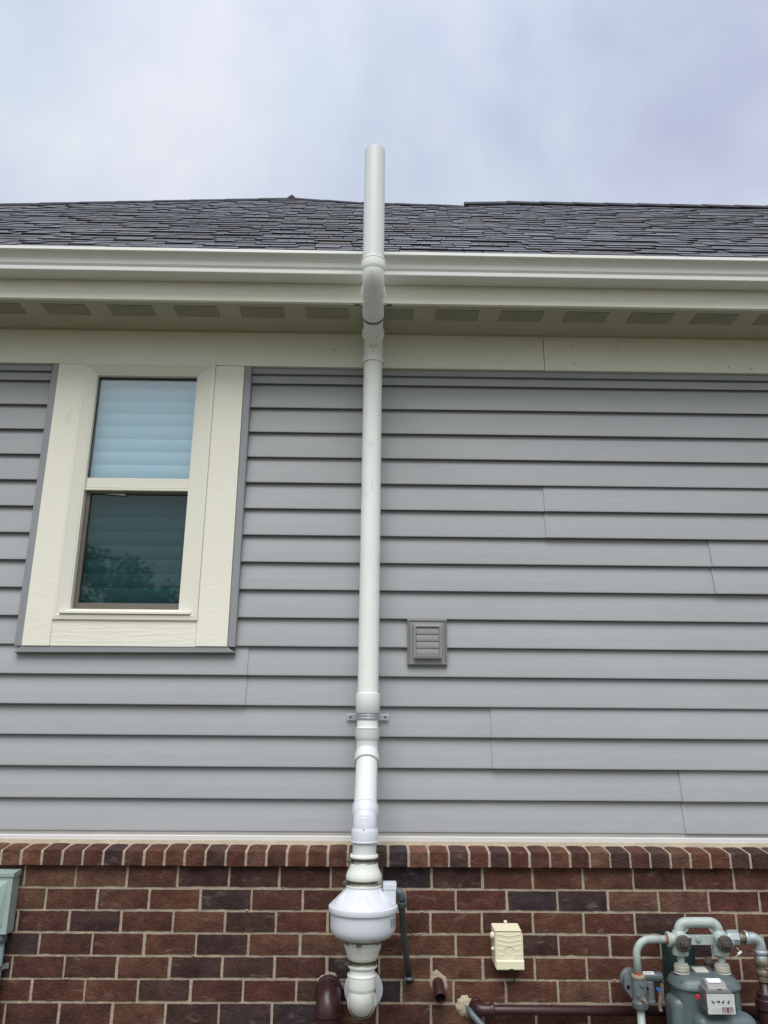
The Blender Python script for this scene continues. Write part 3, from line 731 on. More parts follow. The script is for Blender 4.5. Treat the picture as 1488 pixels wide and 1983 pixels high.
m = MB(); m.lathe([(RPI, 0), (RPI, 0.552), (RPI - 0.001, 0.553), (0.0385, 0.553), (0.0385, 0.10)], Bc + Vector((0, 0, 0.092)), TOP - Bc, 36); sharp(m.build('upper_pipe', M['pvc'], vp), 50)
elbow(Bc, Bc - Ac, TOP - Bc, 0.105, 0.090, 0.052, 0.040, 'pvc_lightened')
pipe([Bc + (Ac - Bc).normalized() * 0.10, Ac + (Bc - Ac).normalized() * 0.095], 'horizontal_pipe', 'pvc_lightened')
elbow(Ac, Ac - W1, Bc - Ac, 0.118, 0.100, 0.060, 0.034, 'pvc_lightened')
pipe([Ac + (W1 - Ac).normalized() * 0.115, W1 + (Ac - W1).normalized() * 0.085], 'wall_pipe', 'pvc_lightened')
up = (Ac - W1).normalized()
m = MB(); cp = W1 + up * (0.476 - 0.324)
m.lathe([(RPI, -0.0), (RH - 0.002, 0.0), (RH, 0.003), (RH, 0.080), (RH - 0.002, 0.083), (RPI, 0.083)], cp, up, 36); sharp(m.build('coupling', M['pvc'], vp), 50)
elbow(W1, W1 - Ac, W2 - W1, 0.094, 0.066, 0.06, 0.044, 'pvc')
pipe([W1 + (W2 - W1).normalized() * 0.062, W2 + (W1 - W2).normalized() * 0.062], 'offset_pipe', 'pvc')
elbow(W2, W2 - W1, (0, 0, -1), 0.070, 0.068, 0.06, 0.042, 'pvc_white')
pipe([W2 + Vector((0, 0, -0.064)), (-0.0195, -0.336, -0.070)], 'pipe', 'pvc')
# moulded marks on the fittings
m = MB(); m.box(-0.0175, -0.0135, -0.6875, -0.6855, 2.190, 2.222, rot=Matrix.Rotation(R(-24), 3, 'X')); m.build('moulded_mark', M['black_mark'], vp)
m = MB()
for k in range(6):
    m.box(-0.040 + k * 0.0062, -0.0362 + k * 0.0062, -0.3855, -0.3832, 0.0985, 0.1015 + 0.002 * (k % 2))
m.build('printed_line', M['grey_mark'], vp)
m = MB(); m.lathe([(0, 0), (0.0035, 0.0), (0.004, 0.003)], (-0.0225, -0.3856, 0.054), (0, 1, 0), 10); m.build('moulded_dimple', M['grey_mark'], vp)
m = MB(); m.lathe([(0, 0), (0.0030, 0.0), (0.0035, 0.003)], (-0.0080, -0.1335, 2.142), (0, 1, 0), 10); m.build('moulded_dimple', M['black_mark'], vp)
# straps
def arc(c, u, w, r, a0, a1, n=22): return [Vector(c) + Vector(u) * (math.cos(a0 + (a1 - a0) * k / n) * r) + Vector(w) * (math.sin(a0 + (a1 - a0) * k / n) * r) for k in range(n + 1)]
cx = -0.0143
m = MB()
pth = [Vector((cx - 0.091, -0.006, 0.462)), Vector((cx - 0.052, -0.006, 0.462)), Vector((cx - 0.0475, -0.012, 0.462))] + arc((cx, -0.085, 0.462), (-1, 0, 0), (0, -1, 0), 0.0462, 0, PI) + [Vector((cx + 0.0475, -0.012, 0.462)), Vector((cx + 0.052, -0.006, 0.462)), Vector((cx + 0.091, -0.006, 0.462))]
m.ribbon(pth, (0, 0, 1), 0.0125, 0.0022)
m.ribbon(arc((cx, -0.085, 0.468), (-1, 0, 0), (0, -1, 0), 0.0478, 0, PI), (0, 0, 1), 0.0030, 0.0022)
m.ribbon(arc((cx, -0.085, 0.456), (-1, 0, 0), (0, -1, 0), 0.0478, 0, PI), (0, 0, 1), 0.0030, 0.0022)
strap = m.build('pipe_strap', M['zinc'], vp, bevel=0.0006)
for sx in (-1, 1):
    m = MB(); m.lathe([(0, 0), (0.0042, 0.0), (0.0045, 0.002)], (cx + sx * 0.075, -0.0085, 0.462), (0, 1, 0), 12); m.build('screw_hole', M['dark'], strap)
ys = -0.316
m = MB(); c0 = Vector((-0.0113, ys, 2.2115))
pth = [Vector((c0.x - 0.086, ys, 2.2805)), Vector((c0.x - 0.062, ys, 2.2795)), Vector((c0.x - 0.050, ys, 2.268)), Vector((c0.x - 0.0468, ys, 2.250))] + arc(c0, (-1, 0, 0), (0, 0, -1), 0.0462, 0, PI) + [Vector((c0.x + 0.0468, ys, 2.250)), Vector((c0.x + 0.050, ys, 2.268)), Vector((c0.x + 0.062, ys, 2.2795)), Vector((c0.x + 0.086, ys, 2.2805))]
pth = [p + Vector((0, -0.030 * (2.2805 - p.z) / 0.115, 0)) for p in pth]
m.ribbon(pth, (0, 1, 0.1), 0.0095, 0.002)
m.build('pipe_strap', M['zinc_dark'], vp)
# rubber couplings and hose clamps
FX = -0.0205
def clamp(z, r, parent, ang=R(168)):
    m = MB(); c = Vector((FX, -0.336, z))
    m.lathe([(r, -0.0080), (r + 0.0016, -0.0080), (r + 0.0010, -0.0072), (r + 0.0010, 0.0072), (r + 0.0016, 0.0080), (r, 0.0080)], c, (0, 0, 1), 40, closed=True)
    m.build('hose_clamp', M['steel'], parent)
    m = MB(); d = Vector((math.cos(ang), -abs(math.sin(ang)), 0)); p = c + d * (r + 0.004)
    m.cyl(p + Vector((-0.002, 0.012, 0)), (0.25, -1, 0), 0.0048, 0.024, 12)
    m.cyl(p + Vector((-0.006, -0.014, 0)), (0.25, -1, 0), 0.0062, 0.007, 6, hex_=True)
    m.build('clamp_screw', M['steel'], parent)
m = MB(); o = Vector((FX, -0.336, 0))
m.lathe([(RPI, -0.036), (0.0505, -0.0365), (0.0530, -0.040), (0.0530, -0.046), (0.0505, -0.049), (0.0505, -0.0655), (0.0522, -0.067), (0.0530, -0.0775), (0.0600, -0.094), (0.0655, -0.108), (0.0658, -0.119), (0.0640, -0.122), (0.0640, -0.1365), (0.0658, -0.139), (0.0658, -0.146), (0.0640, -0.149), (0.05, -0.149)], o, (0, 0, 1), 44)
rc = m.build('rubber_coupling', M['rubber'], vp); clamp(-0.0572, 0.0508, rc); clamp(-0.1293, 0.0645, rc)
m = MB()
m.lathe([(0.05, -0.318), (0.0645, -0.318), (0.0645, -0.331), (0.0665, -0.333), (0.0668, -0.345), (0.0640, -0.352), (0.0570, -0.372), (0.0530, -0.383), (0.0510, -0.385), (0.0508, -0.400), (0.0530, -0.402), (0.0532, -0.408), (0.0510, -0.411), (RPI, -0.411)], o, (0, 0, 1), 44)
rc = m.build('rubber_coupling', M['rubber'], vp); clamp(-0.3245, 0.0650, rc, R(100)); clamp(-0.3925, 0.0512, rc)
pipe([(-0.021, -0.336, -0.405), (-0.0215, -0.336, -0.47)], 'pipe', 'pvc_lightened')
elbow(FB, (0, 0, -1), FW - FB, 0.100, 0.070, 0.046, 0.044, 'pvc_lightened')
pipe([FB + (FW - FB).normalized() * 0.068, FW + Vector((0, 0.02, 0))], 'pipe', 'pvc_lightened')
m = MB(); m.lathe([(RPI, 0.0), (0.070, 0.0), (0.074, -0.002), (0.0748, -0.006), (0.073, -0.010), (0.066, -0.0125), (RPI + 0.002, -0.0135)], (-0.0170, BY - 0.001, -0.548), (0, 1, 0), 44); m.build('wall_flange', M['pvc_white'], vp)

# ------------------------------------------------------------------ inline fan
fan = thing('inline_fan', 'white dome shaped inline radon fan clamped in the vent pipe above the bottom elbow', 'fan', (FX, -0.336, -0.330))
m = MB(); prof = [(0.060, -0.147), (0.0660, -0.1485), (0.0675, -0.1520), (0.0760, -0.1620), (0.0900, -0.1760), (0.1040, -0.1890), (0.1140, -0.1980), (0.1200, -0.2035), (0.1215, -0.2070)]
m.lathe(prof, o, (0, 0, 1), 64); m.build('fan_dome', M['pvc_white'], fan)
# four flattened facets moulded into the dome
m = MB()
for a in (270, 270 - 62, 270 + 62):
    d = Vector((math.cos(R(a)), math.sin(R(a)), 0)); t = Vector((-d.y, d.x, 0)); n_ = 9
    def P_(u, v):      # u across, v down the slope; a shallow fin with a flat crown
        r = 0.0700 + (0.1195 - 0.0700) * v; z = -0.1560 - (0.2060 - 0.1560) * v
        half = 0.008 + 0.034 * v
        x = u * half; rr = math.sqrt(max(0, r * r - x * x)) + 0.0055 * (1 - u * u) * math.sin(PI * min(1, v * 1.05)) + 0.0006
        return o + d * rr + t * x + Vector((0, 0, z + 0.0018 * (1 - abs(u))))
    G = [[m.v(*P_(-1 + 2 * i / n_, j / n_)) for i in range(n_ + 1)] for j in range(n_ + 1)]
    for j in range(n_):
        for i in range(n_): m.face([G[j][i], G[j][i + 1], G[j + 1][i + 1], G[j + 1][i]], None, True)
m.build('dome_rib', M['pvc_white'], fan)
m = MB(); m.lathe([(0.10, -0.2060), (0.1225, -0.2060), (0.1262, -0.2085), (0.1272, -0.2130), (0.1272, -0.2230), (0.1262, -0.2265), (0.1235, -0.2280), (0.119, -0.2285), (0.10, -0.2285)], o, (0, 0, 1), 64); sharp(m.build('flange', M['pvc_white'], fan), 50)
m = MB(); m.lathe([(0.10, -0.2284), (0.1188, -0.2286), (0.1196, -0.2400), (0.1198, -0.2700), (0.1185, -0.2860), (0.1130, -0.2990), (0.1020, -0.3090), (0.0860, -0.3150), (0.0680, -0.3185), (0.060, -0.3190)], o, (0, 0, 1), 64); m.build('fan_base', M['pvc_white'], fan)
m = MB(); m.box(0.0530, 0.0985, -0.360, -0.300, -0.2065, -0.140, bev=0.003); jb = m.build('junction_box', M['pvc_white'], fan)
m = MB(); m.box(0.0515, 0.1005, -0.362, -0.298, -0.1545, -0.1335, bev=0.002); m.lathe([(0, 0.003), (0.003, 0.003), (0.0035, 0)], (0.070, -0.345, -0.1335), (0, 0, 1), 10); m.build('box_lid', M['pvc_white'], jb)
m = MB()
for k in range(8):
    a0, a1 = R(-36 + 4.2 * k), R(-36 + 4.2 * (k + 1)); r = 0.1203
    if k < 6:
        p = [o + Vector((math.cos(a) * r, math.sin(a) * r, z)) for a, z in ((a0, -0.270), (a1, -0.270), (a1, -0.241), (a0, -0.241))]
        m.prism(p, (0.0005, -0.0005, 0))
stk = m.build('sticker', mat('grey_sticker', (0.36, 0.40, 0.44), 0.4), fan)
m = MB()
for k in range(4):
    for q in range(3):
        a = R(-33 + 6 * k); z = -0.2465 - 0.0075 * q; r = 0.1213
        m.box(FX + math.cos(a) * r - 0.0016, FX + math.cos(a) * r + 0.0016, -0.336 + math.sin(a) * r - 0.001, -0.336 + math.sin(a) * r + 0.001, z - 0.0018, z + 0.0008)
m.build('sticker_print', M['black_mark'], stk)

# ------------------------------------------------------------------ conduit from the fan
fc = thing('fan_conduit', 'dark grey flexible conduit from the fan junction box down to the bricks', 'conduit', (0.160, -0.11, -0.53))
cpath = fillet([(0.0985, -0.332, -0.166), (0.1215, -0.330, -0.166), (0.1225, -0.318, -0.200), (0.1235, -0.300, -0.235), (0.1300, -0.245, -0.310), (0.1430, -0.180, -0.410), (0.1610, -0.096, -0.522)], [0.016, 0.05, 0.05, 0.3, 0.3], 8)
m = MB(); m.tube(cpath, 0.0118, 18); m.build('flexible_conduit', M['conduit_dk'], fc)
m = MB(); m.tube(fillet([(0.0985, -0.332, -0.166), (0.1220, -0.331, -0.166), (0.1228, -0.322, -0.197)], 0.018, 10), 0.0124, 18); m.build('conduit_elbow', M['conduit'], fc)
m = MB(); dd = Vector((0.001, 0.016, -0.028)).normalized(); m.lathe([(0.0118, -0.001), (0.0160, 0.0), (0.0170, 0.002), (0.0170, 0.022), (0.0155, 0.0245), (0.0115, 0.0255)], (0.1226, -0.3195, -0.1965), dd, 20); m.build('collar', M['conduit'], fc)
m = MB(); m.box(0.138, 0.143, -0.112, -0.100, -0.530, -0.500); m.box(0.170, 0.180, -0.110, -0.100, -0.512, -0.500); m.ribbon(arc((0.157, -0.116, -0.505), (-1, 0, 0), (0, -1, 0), 0.0165, 0, PI, 12), (0.1, 0.3, 0.9), 0.005, 0.0016)
m.build('clip', M['zinc_dark'], fc)

# ------------------------------------------------------------------ maroon pipes through the bricks
dp = thing('drain_pipe', 'thick glossy maroon pipe bending down out of the bricks left of the bottom elbow', 'drain pipe', (-0.145, -0.19, GZ))
m = MB(); m.tube(fillet([(-0.150, -0.085, -0.545), (-0.1475, -0.188, -0.560), (-0.1400, -0.205, -1.24)], 0.055, 16), 0.0462, 32); m.build('pipe', M['maroon'], dp)
m = MB(); m.lathe([(0.0462, 0), (0.0515, 0.001), (0.0525, 0.006), (0.0525, 0.020), (0.0462, 0.023)], (-0.1500, -0.104, -0.5470), (0.024, -1, -0.14), 32); m.build('socket', M['maroon'], dp)
m = MB(); m.lathe([(0.0462, 0), (0.0490, 0.001), (0.0495, 0.005), (0.0490, 0.0085), (0.0462, 0.010)], (-0.1466, -0.1935, -0.600), (0.010, -0.02, -1), 32); m.build('joint_ring', M['maroon'], dp)
sp = thing('pipe_stub', 'short open ended maroon pipe stub poking out of a mortar patch', 'pipe', (0.270, -0.11, -0.56))
m = MB(); pa, pb = Vector((0.2690, -0.080, -0.521)), Vector((0.2722, -0.176, -0.5575)); L = (pb - pa).length
m.lathe([(0.0, 0.02), (0.0185, 0.02), (0.0185, L), (0.0195, L + 0.0008), (0.0215, L + 0.0005), (0.0222, L - 0.001), (0.0222, 0.0)], pa, pb - pa, 28); sharp(m.build('pipe_tube', M['maroon'], sp), 45)
m = MB(); m.lathe([(0, 0), (0.0185, 0)], pa + (pb - pa) * 0.80, pb - pa, 24); m.build('bore_shade_disc', M['dark'], sp)  # dark disc that paints in the shade inside the open stub

# ------------------------------------------------------------------ grey conduit at the foam
gc = thing('cable_conduit', 'grey conduit slanting down out of the dried foam patch', 'conduit', (0.385, -0.11, -0.615))
m = MB(); m.tube(fillet([(0.379, -0.090, -0.604), (0.392, -0.135, -0.620), (0.470, -0.185, -0.690), (0.52, -0.19, -0.80), (0.53, -0.17, -1.24)], [0.03, 0.08, 0.08], 8), 0.0125, 18); m.build('conduit_tube', M['conduit'], gc)

# ------------------------------------------------------------------ maroon gas line with the outlet riser
gl = thing('gas_pipe', 'maroon gas pipe along the bricks and its galvanised riser right of the meter', 'gas pipe', (0.43, -0.14, -0.63))
m = MB(); m.tube(fillet([(0.410, -0.070, -0.588), (0.418, -0.140, -0.606), (1.435, -0.140, -0.610)], 0.022, 8), 0.0168, 22); m.build('pipe', M['maroon_pipe'], gl)
def fit(m, p, d, r, L): m.lathe([(r * 0.72, 0), (r * 0.93, 0.0), (r, 0.0025), (r, L - 0.0025), (r * 0.93, L), (r * 0.72, L)], p, d, 24)
m = MB(); m.tube(fillet([(0.412, -0.098, -0.594), (0.418, -0.141, -0.606), (0.470, -0.140, -0.606)], 0.024, 8), 0.0215, 22); fit(m, (0.462, -0.140, -0.606), (1, 0, 0), 0.0250, 0.016); fit(m, (0.411, -0.110, -0.5955), (0.1, -1, -0.2), 0.0250, 0.014)
m.build('elbow', M['maroon_pipe'], gl)
m = MB(); m.tube(fillet([(1.36, -0.140, -0.609), (1.425, -0.140, -0.609), (1.448, -0.262, -0.585)], 0.03, 8), 0.0215, 20); fit(m, (1.355, -0.140, -0.609), (1, 0, 0), 0.0255, 0.016)
m.lathe([(0, 0), (0.020, 0.0), (0.0225, 0.004), (0.0225, 0.02)], (1.405, -0.172, -0.600), (0, 1, 0), 20)
m.build('tee', M['maroon_pipe'], gl)
rx = 1.459; ry = -0.27
m = MB(); m.tube([(rx, ry, -0.44), (rx, ry, -1.24)], 0.0195, 24); m.build('riser', M['maroon_pipe'], gl)
m = MB(); fit(m, (rx, ry, -0.562), (0, 0, 1), 0.0385, 0.036); fit(m, (rx, ry, -0.528), (0, 0, 1), 0.0300, 0.022); fit(m, (rx, ry, -0.610), (0, 0, 1), 0.0330, 0.045); m.build('union', M['maroon_pipe'], gl)
m = MB(); m.tube([(rx, ry, -0.470), (rx, ry, -0.398)], 0.0235, 24); fit(m, (rx, ry, -0.418), (0, 0, 1), 0.0275, 0.024); fit(m, (rx, ry, -0.452), (0, 0, 1), 0.0262, 0.020); m.cyl((rx + 0.015, ry - 0.03, -0.43), (0.3, -1, 0), 0.009, 0.028, 12)
m.build('shutoff_valve', M['brass'], gl)
m = MB(); m.tube([(rx, ry, -0.405), (rx, ry, -0.365)], 0.0172, 22); fit(m, (rx, ry, -0.3985), (0, 0, 1), 0.0215, 0.012); m.build('nipple', M['galv'], gl)
m = MB(); m.tube(fillet([(1.408, ry, -0.3275), (rx, ry, -0.3275), (rx, ry, -0.376)], 0.028, 12), 0.0195, 24); fit(m, (1.403, ry, -0.3275), (1, 0, 0), 0.0245, 0.013); fit(m, (rx, ry, -0.381), (0, 0, 1), 0.0245, 0.013); m.build('elbow', M['galv'], gl)
m = MB(); m.tube([(1.372, ry, -0.3275), (1.410, ry, -0.3275)], 0.0152, 22); fit(m, (1.384, ry, -0.3275), (1, 0, 0), 0.0178, 0.012); m.build('nipple', M['brass'], gl)
m = MB(); m.cyl((1.341, ry, -0.3275), (1, 0, 0), 0.0275, 0.036, hex_=8, ch=0.002); m.cyl((1.335, ry, -0.3275), (1, 0, 0), 0.0245, 0.008, 24); m.build('union_nut', M['galv'], gl, bevel=0.001)

# ------------------------------------------------------------------ gas meter
gm = thing('gas_meter', 'grey green gas meter with white dial face under an inverted U pipe', 'gas meter', (1.235, -0.27, GZ))
def supershape(m, cx, cy, a, b, levels, n=40, e=3.2):
    rings = []
    for z, f in levels:
        ring = []
        for k in range(n):
            t = 2 * PI * k / n; c_, s_ = math.cos(t), math.sin(t)
            ring.append(m.v(cx + a * f * math.copysign(abs(c_) ** (2 / e), c_), cy + b * f * math.copysign(abs(s_) ** (2 / e), s_), z))
        rings.append(ring)
    for A, B in zip(rings[:-1], rings[1:]):
        for k in range(n): m.face([A[k], A[(k + 1) % n], B[(k + 1) % n], B[k]], None, True)
    m.face(rings[0][::-1]); m.face(rings[-1], None, True)
MX, MY = 1.233, -0.270
m = MB(); supershape(m, MX, MY, 0.118, 0.080, [(-1.02, 0.90), (-1.0, 0.96), (-0.62, 1.0), (-0.475, 0.985)], 48, 3.6)
body = m.build('meter_body', M['gas'], gm); sharp(body, 50)
m = MB(); m.box(1.150, 1.372, -0.398, -0.30, -1.00, -0.548, bev=0.036, seg=5); m.box(1.094, 1.200, -0.330, -0.225, -1.00, -0.512, bev=0.028, seg=4); m.box(1.27, 1.374, -0.330, -0.225, -1.00, -0.560, bev=0.028, seg=4)
m.build('diaphragm_cover', M['gas'], gm)
m = MB(); supershape(m, MX, MY, 0.124, 0.088, [(-0.4830, 0.97), (-0.4815, 1.0), (-0.4740, 1.0), (-0.4715, 0.985), (-0.4650, 0.955), (-0.4560, 0.90), (-0.4480, 0.80), (-0.4430, 0.66), (-0.4410, 0.4)], 48, 3.2)
tcv = m.build('top_cover', M['gas'], gm)
for x, y in ((1.135, -0.325), (1.325, -0.330), (1.205, -0.349), (1.27, -0.349), (1.12, -0.25), (1.35, -0.25)): 
    m = MB(); m.cyl((x, y, -0.466), (0, 0, 1), 0.0065, 0.010, 10); m.cyl((x, y, -0.457), (0, 0, 1), 0.0042, 0.004, 6, hex_=True); m.build('cover_bolt', M['gas'], tcv)
m = MB(); m.box(1.194, 1.272, -0.300, -0.225, -0.448, -0.4355, bev=0.003, rot=Matrix.Rotation(R(9), 3, 'X')); m.build('badge_plate', M['gas'], tcv)
m = MB(); m.box(1.203, 1.252, -0.288, -0.245, -0.4352, -0.4338, rot=Matrix.Rotation(R(9), 3, 'X')); m.build('badge', M['label_dim'], tcv)
CKL, CKR = 1.1575, 1.3085
for cxk in (CKL, CKR):
    m = MB(); m.tube([(cxk, MY, -0.44), (cxk, MY, -0.38)], 0.0132, 22); m.build('nipple', M['gas_lt'], gm)
    m = MB()
    for za, zb, r in ((-0.4455, -0.4400, 0.0295), (-0.4385, -0.4180, 0.0272)):
        m.lathe([(r * 0.5, za), (r - 0.002, za), (r, za + 0.002), (r, zb - 0.002), (r - 0.003, zb), (r * 0.5, zb)], (cxk, MY, 0), (0, 0, 1), 14 if r < 0.028 else 28, smooth=False)
    m.lathe([(0.012, -0.4182), (0.0225, -0.4182), (0.0245, -0.4160), (0.0235, -0.4125), (0.012, -0.4105)], (cxk, MY, 0), (0, 0, 1), 24)
    m.build('swivel_nut', M['nut'], gm, bevel=0.0008)
    s_ = 1 if cxk == CKL else -1
    m = MB(); m.lathe([(0.0, -0.3850), (0.0262, -0.3850), (0.0290, -0.3830), (0.0290, -0.3700), (0.0275, -0.3600), (0.0285, -0.3450), (0.0285, -0.3250), (0.0250, -0.3120), (0.0190, -0.3020), (0.0, -0.3000)], (cxk, MY, 0), (0, 0, 1), 32)
    m.cyl((cxk, MY - 0.0, -0.337), (0, -1, 0), 0.0270, 0.046, 32)
    m.cyl((cxk, MY, -0.3335), (-s_, 0, 0), 0.0225, 0.038, 28); m.cyl((cxk - s_ * 0.036, MY, -0.3335), (-s_, 0, 0), 0.0265, 0.010, 28)
    m.cyl((cxk + s_ * 0.022, MY - 0.020, -0.3215), (0, -1, 0), 0.0105, 0.030, 16)
    m.build('stop_cock', M['gas_lt'], gm)
    m = MB(); c_ = Vector((cxk - s_ * 0.001 - 0.002, MY - 0.044, -0.337))
    m.lathe([(0.024, 0), (0.0280, 0.0), (0.0290, 0.003), (0.0285, 0.006), (0.0255, 0.008), (0.0, 0.0085)], c_, (0, -1, 0), 32)
    m.box(c_.x - 0.013, c_.x + 0.015, c_.y - 0.017, c_.y - 0.006, c_.z - 0.009, c_.z + 0.009, bev=0.002); m.box(c_.x - 0.004, c_.x + 0.010, c_.y - 0.022, c_.y - 0.015, c_.z - 0.006, c_.z + 0.005, bev=0.001)
    m.cyl((cxk + s_ * 0.022, MY - 0.048, -0.3215), (0, -1, 0), 0.0060, 0.005, 14)
    m.build('cock_cap', M['bronze'], gm)
m = MB(); m.tube(fillet([(CKL + 0.001, MY, -0.325), (CKL + 0.003, MY, -0.2765), (CKR - 0.002, MY, -0.2755), (CKR, MY, -0.325)], 0.031, 12), 0.0180, 26); br = m.build('bridge_pipe', M['gas_lt'], gm)
m = MB(); m.prism([(CKL + 0.017, MY - 0.004, -0.297), (CKL + 0.042, MY - 0.004, -0.2925), (CKL + 0.026, MY - 0.004, -0.312)], (0, 0.008, 0)); m.build('web', M['gas_lt'], br)
m = MB(); m.prism([(CKR - 0.017, MY - 0.004, -0.297), (CKR - 0.042, MY - 0.004, -0.2925), (CKR - 0.026, MY - 0.004, -0.312)], (0, 0.008, 0)); m.build('web', M['gas_lt'], br)
m = MB(); rg = random.Random(9)
for k in range(9): m.box(1.203 + k * 0.0068, 1.2075 + k * 0.0068, MY - 0.0190, MY - 0.0168, -0.281 + rg.uniform(-0.001, 0.001), -0.2755 + rg.uniform(-0.001, 0.001), bev=0.0006, seg=1)
m.build('cast_lettering', M['gas_lt'], br)
m = MB(); m.box(CKL + 0.018, CKR - 0.018, MY - 0.006, MY + 0.002, -0.351, -0.317, bev=0.0015); m.build('meter_bar', M['gas_lt'], gm)
m = MB(); m.cyl((1.227, MY - 0.006, -0.332), (0, -1, 0), 0.0110, 0.003, 24); m.cyl((1.227, MY - 0.009, -0.332), (0, -1, 0), 0.0070, 0.005, 6, hex_=True); m.build('bar_bolt', M['galv'], gm)
m = MB(); m.box(1.150, 1.246, -0.168, -0.162, -0.66, -0.340); m.box(1.147, 1.1525, -0.175, -0.100, -0.66, -0.340); m.box(1.2435, 1.2475, -0.175, -0.104, -0.66, -0.340); m.build('wall_bracket', M['teal'], gm, bevel=0.001)
m = MB(); m.prism([(1.238, -0.20, -0.352), (1.290, -0.20, -0.352), (1.272, -0.20, -0.372)], (0, 0.01, 0)); m.build('bracket_arm', M['black_plastic'], gm)
m = MB(); m.tube([(1.288, -0.20, -0.470), (1.288, -0.20, -0.436)], 0.021, 20); m.build('sealed_cap', mat('brown_cap', (0.075, 0.022, 0.016), 0.5), gm)
m = MB(); m.tube([(1.288, -0.20, -0.437), (1.288, -0.20, -0.414)], [0.0175, 0.0135], 16); m.build('cap_top', mat('taupe_cap', (0.17, 0.14, 0.125), 0.5), gm)
# index: clear box on the meter front with the dial face
ix = MB()
ix.box(1.183, 1.272, -0.418, -0.350, -0.530, -0.458, bev=0.003)
index = ix.build('index_housing', M['indexgrey'], gm)
m = MB(); pr = [(-0.350, -0.440), (-0.372, -0.437), (-0.396, -0.447), (-0.412, -0.462), (-0.412, -0.470), (-0.350, -0.470)]
m.extx(pr, 1.196, 1.262, smooth=True); sharp(m.build('index_hood', mat('smoky_plastic', (0.30, 0.29, 0.295), 0.18, 0.6), gm), 40)
m = MB(); m.prism([(1.203, -0.3705, -0.4352), (1.252, -0.3705, -0.4352), (1.250, -0.392, -0.4430), (1.205, -0.392, -0.4430)], (0, -0.0004, 0.0012)); m.build('hood_label', M['label'], gm)
m = MB(); m.box(1.228, 1.240, -0.4165, -0.405, -0.4685, -0.4570); m.box(1.249, 1.256, -0.4165, -0.405, -0.4690, -0.4590); m.build('index_gear', M['black_plastic'], gm)
m = MB()
q8 = [(1.176, 1.283, -0.426, -0.4232, -0.5375, -0.4655)]
m.box(1.1760, 1.2830, -0.4275, -0.3500, -0.5375, -0.5345, bev=0.001); m.box(1.1760, 1.1785, -0.4275, -0.3500, -0.5345, -0.4665); m.box(1.2805, 1.2830, -0.4275, -0.3500, -0.5345, -0.4665)
m.box(1.1785, 1.2805, -0.4275, -0.4255, -0.5345, -0.4665); m.box(1.1760, 1.2830, -0.4275, -0.3900, -0.4665, -0.4645)
m.build('clear_cover', M['clear'], index)
m = MB(); m.box(1.1815, 1.2775, -0.4222, -0.4190, -0.5310, -0.4705); dial = m.build('dial_plate', M['label'], index)
def tick(m, x, z, w, h, a=0): m.box(x - w / 2, x + w / 2, -0.4232, -0.4224, z - h / 2, z + h / 2, rot=Matrix.Rotation(R(a), 3, 'Y'))
m = MB()
for k, a in enumerate((-40, -85, 35, 25)):
    dx = 1.2005 + k * 0.0187; dz = -0.4925
    s_ = math.sin(R(a)); c_ = math.cos(R(a)); d = Vector((s_, 0, c_)); t = Vector((c_, 0, -s_)); c0 = Vector((dx, -0.4232, dz))
    m.prism([c0 - d * 0.0060 + t * 0.0036, c0 + d * 0.0075, c0 - d * 0.0060 - t * 0.0036], (0, 0.0008, 0))
m.build('pointer', M['black'], dial)
m = MB()
for k in range(4):
    for q in range(10):
        a = 2 * PI * q / 10; tick(m, 1.2005 + k * 0.0187 + math.sin(a) * 0.0080, -0.4925 + math.cos(a) * 0.0080, 0.0010, 0.0010)
for k in range(2):
    for q in range(12):
        a = 2 * PI * q / 12; tick(m, 1.2005 + k * 0.0187 + math.sin(a) * 0.0062, -0.5195 + math.cos(a) * 0.0062, 0.0012, 0.0012)
    tick(m, 1.2005 + k * 0.0187 + 0.002, -0.518, 0.0012, 0.006, 30 + 70 * k); tick(m, 1.2005 + k * 0.0187 - 0.003, -0.5205, 0.004, 0.0012)
for q in range(5): tick(m, 1.187 + q * 0.0026, -0.4735, 0.0016, 0.0012); tick(m, 1.258 + q * 0.0028, -0.4735, 0.0018, 0.0012)
m.build('dial_marks', M['grey_mark'], dial)
m = MB(); m.box(1.2315, 1.2690, -0.4234, -0.4224, -0.5265, -0.5100); rlb = m.build('red_panel', M['redlabel'], dial)
m = MB()
for r_, z in enumerate((-0.5140, -0.5195, -0.5240)):
    for k in range(7):
        if k == 3: continue
        m.box(1.2335 + k * 0.0050, 1.2335 + k * 0.0050 + 0.0036, -0.4242, -0.4235, z - 0.0016, z + 0.0014)
m.build('panel_print', M['label'], rlb)
m = MB(); m.box(1.1775, 1.1800, -0.4290, -0.4255, -0.5135, -0.5105); m.box(1.2790, 1.2815, -0.4290, -0.4255, -0.5135, -0.5105); m.build('cover_screw', M['black_plastic'], index)
m = MB(); m.lathe([(0, 0.004), (0.0065, 0.004), (0.0085, 0.002), (0.0085, 0)], (1.1640, -0.385, -0.489), (-0.35, -1, 0.1), 20); m.build('red_seal', M['red'], gm)
m = MB(); m.lathe([(0.0082, 0.0015), (0.0120, 0.0015), (0.0128, 0)], (1.1645, -0.3845, -0.489), (-0.35, -1, 0.1), 20); m.prism([(1.158, -0.378, -0.475), (1.183, -0.39, -0.462), (1.183, -0.39, -0.525), (1.158, -0.378, -0.510)], (0, 0.006, 0)); m.build('seal_tab', M['clear'], gm)
m = MB(); m.box(1.166, 1.240, -0.4012, -0.3975, -0.640, -0.5725, bev=0.001); rdl = m.build('red_plate', M['redlabel'], gm)
m = MB()
for k in range(6): m.box(1.171 + k * 0.0055, 1.1755 + k * 0.0055, -0.4018, -0.4012, -0.5845, -0.5808)
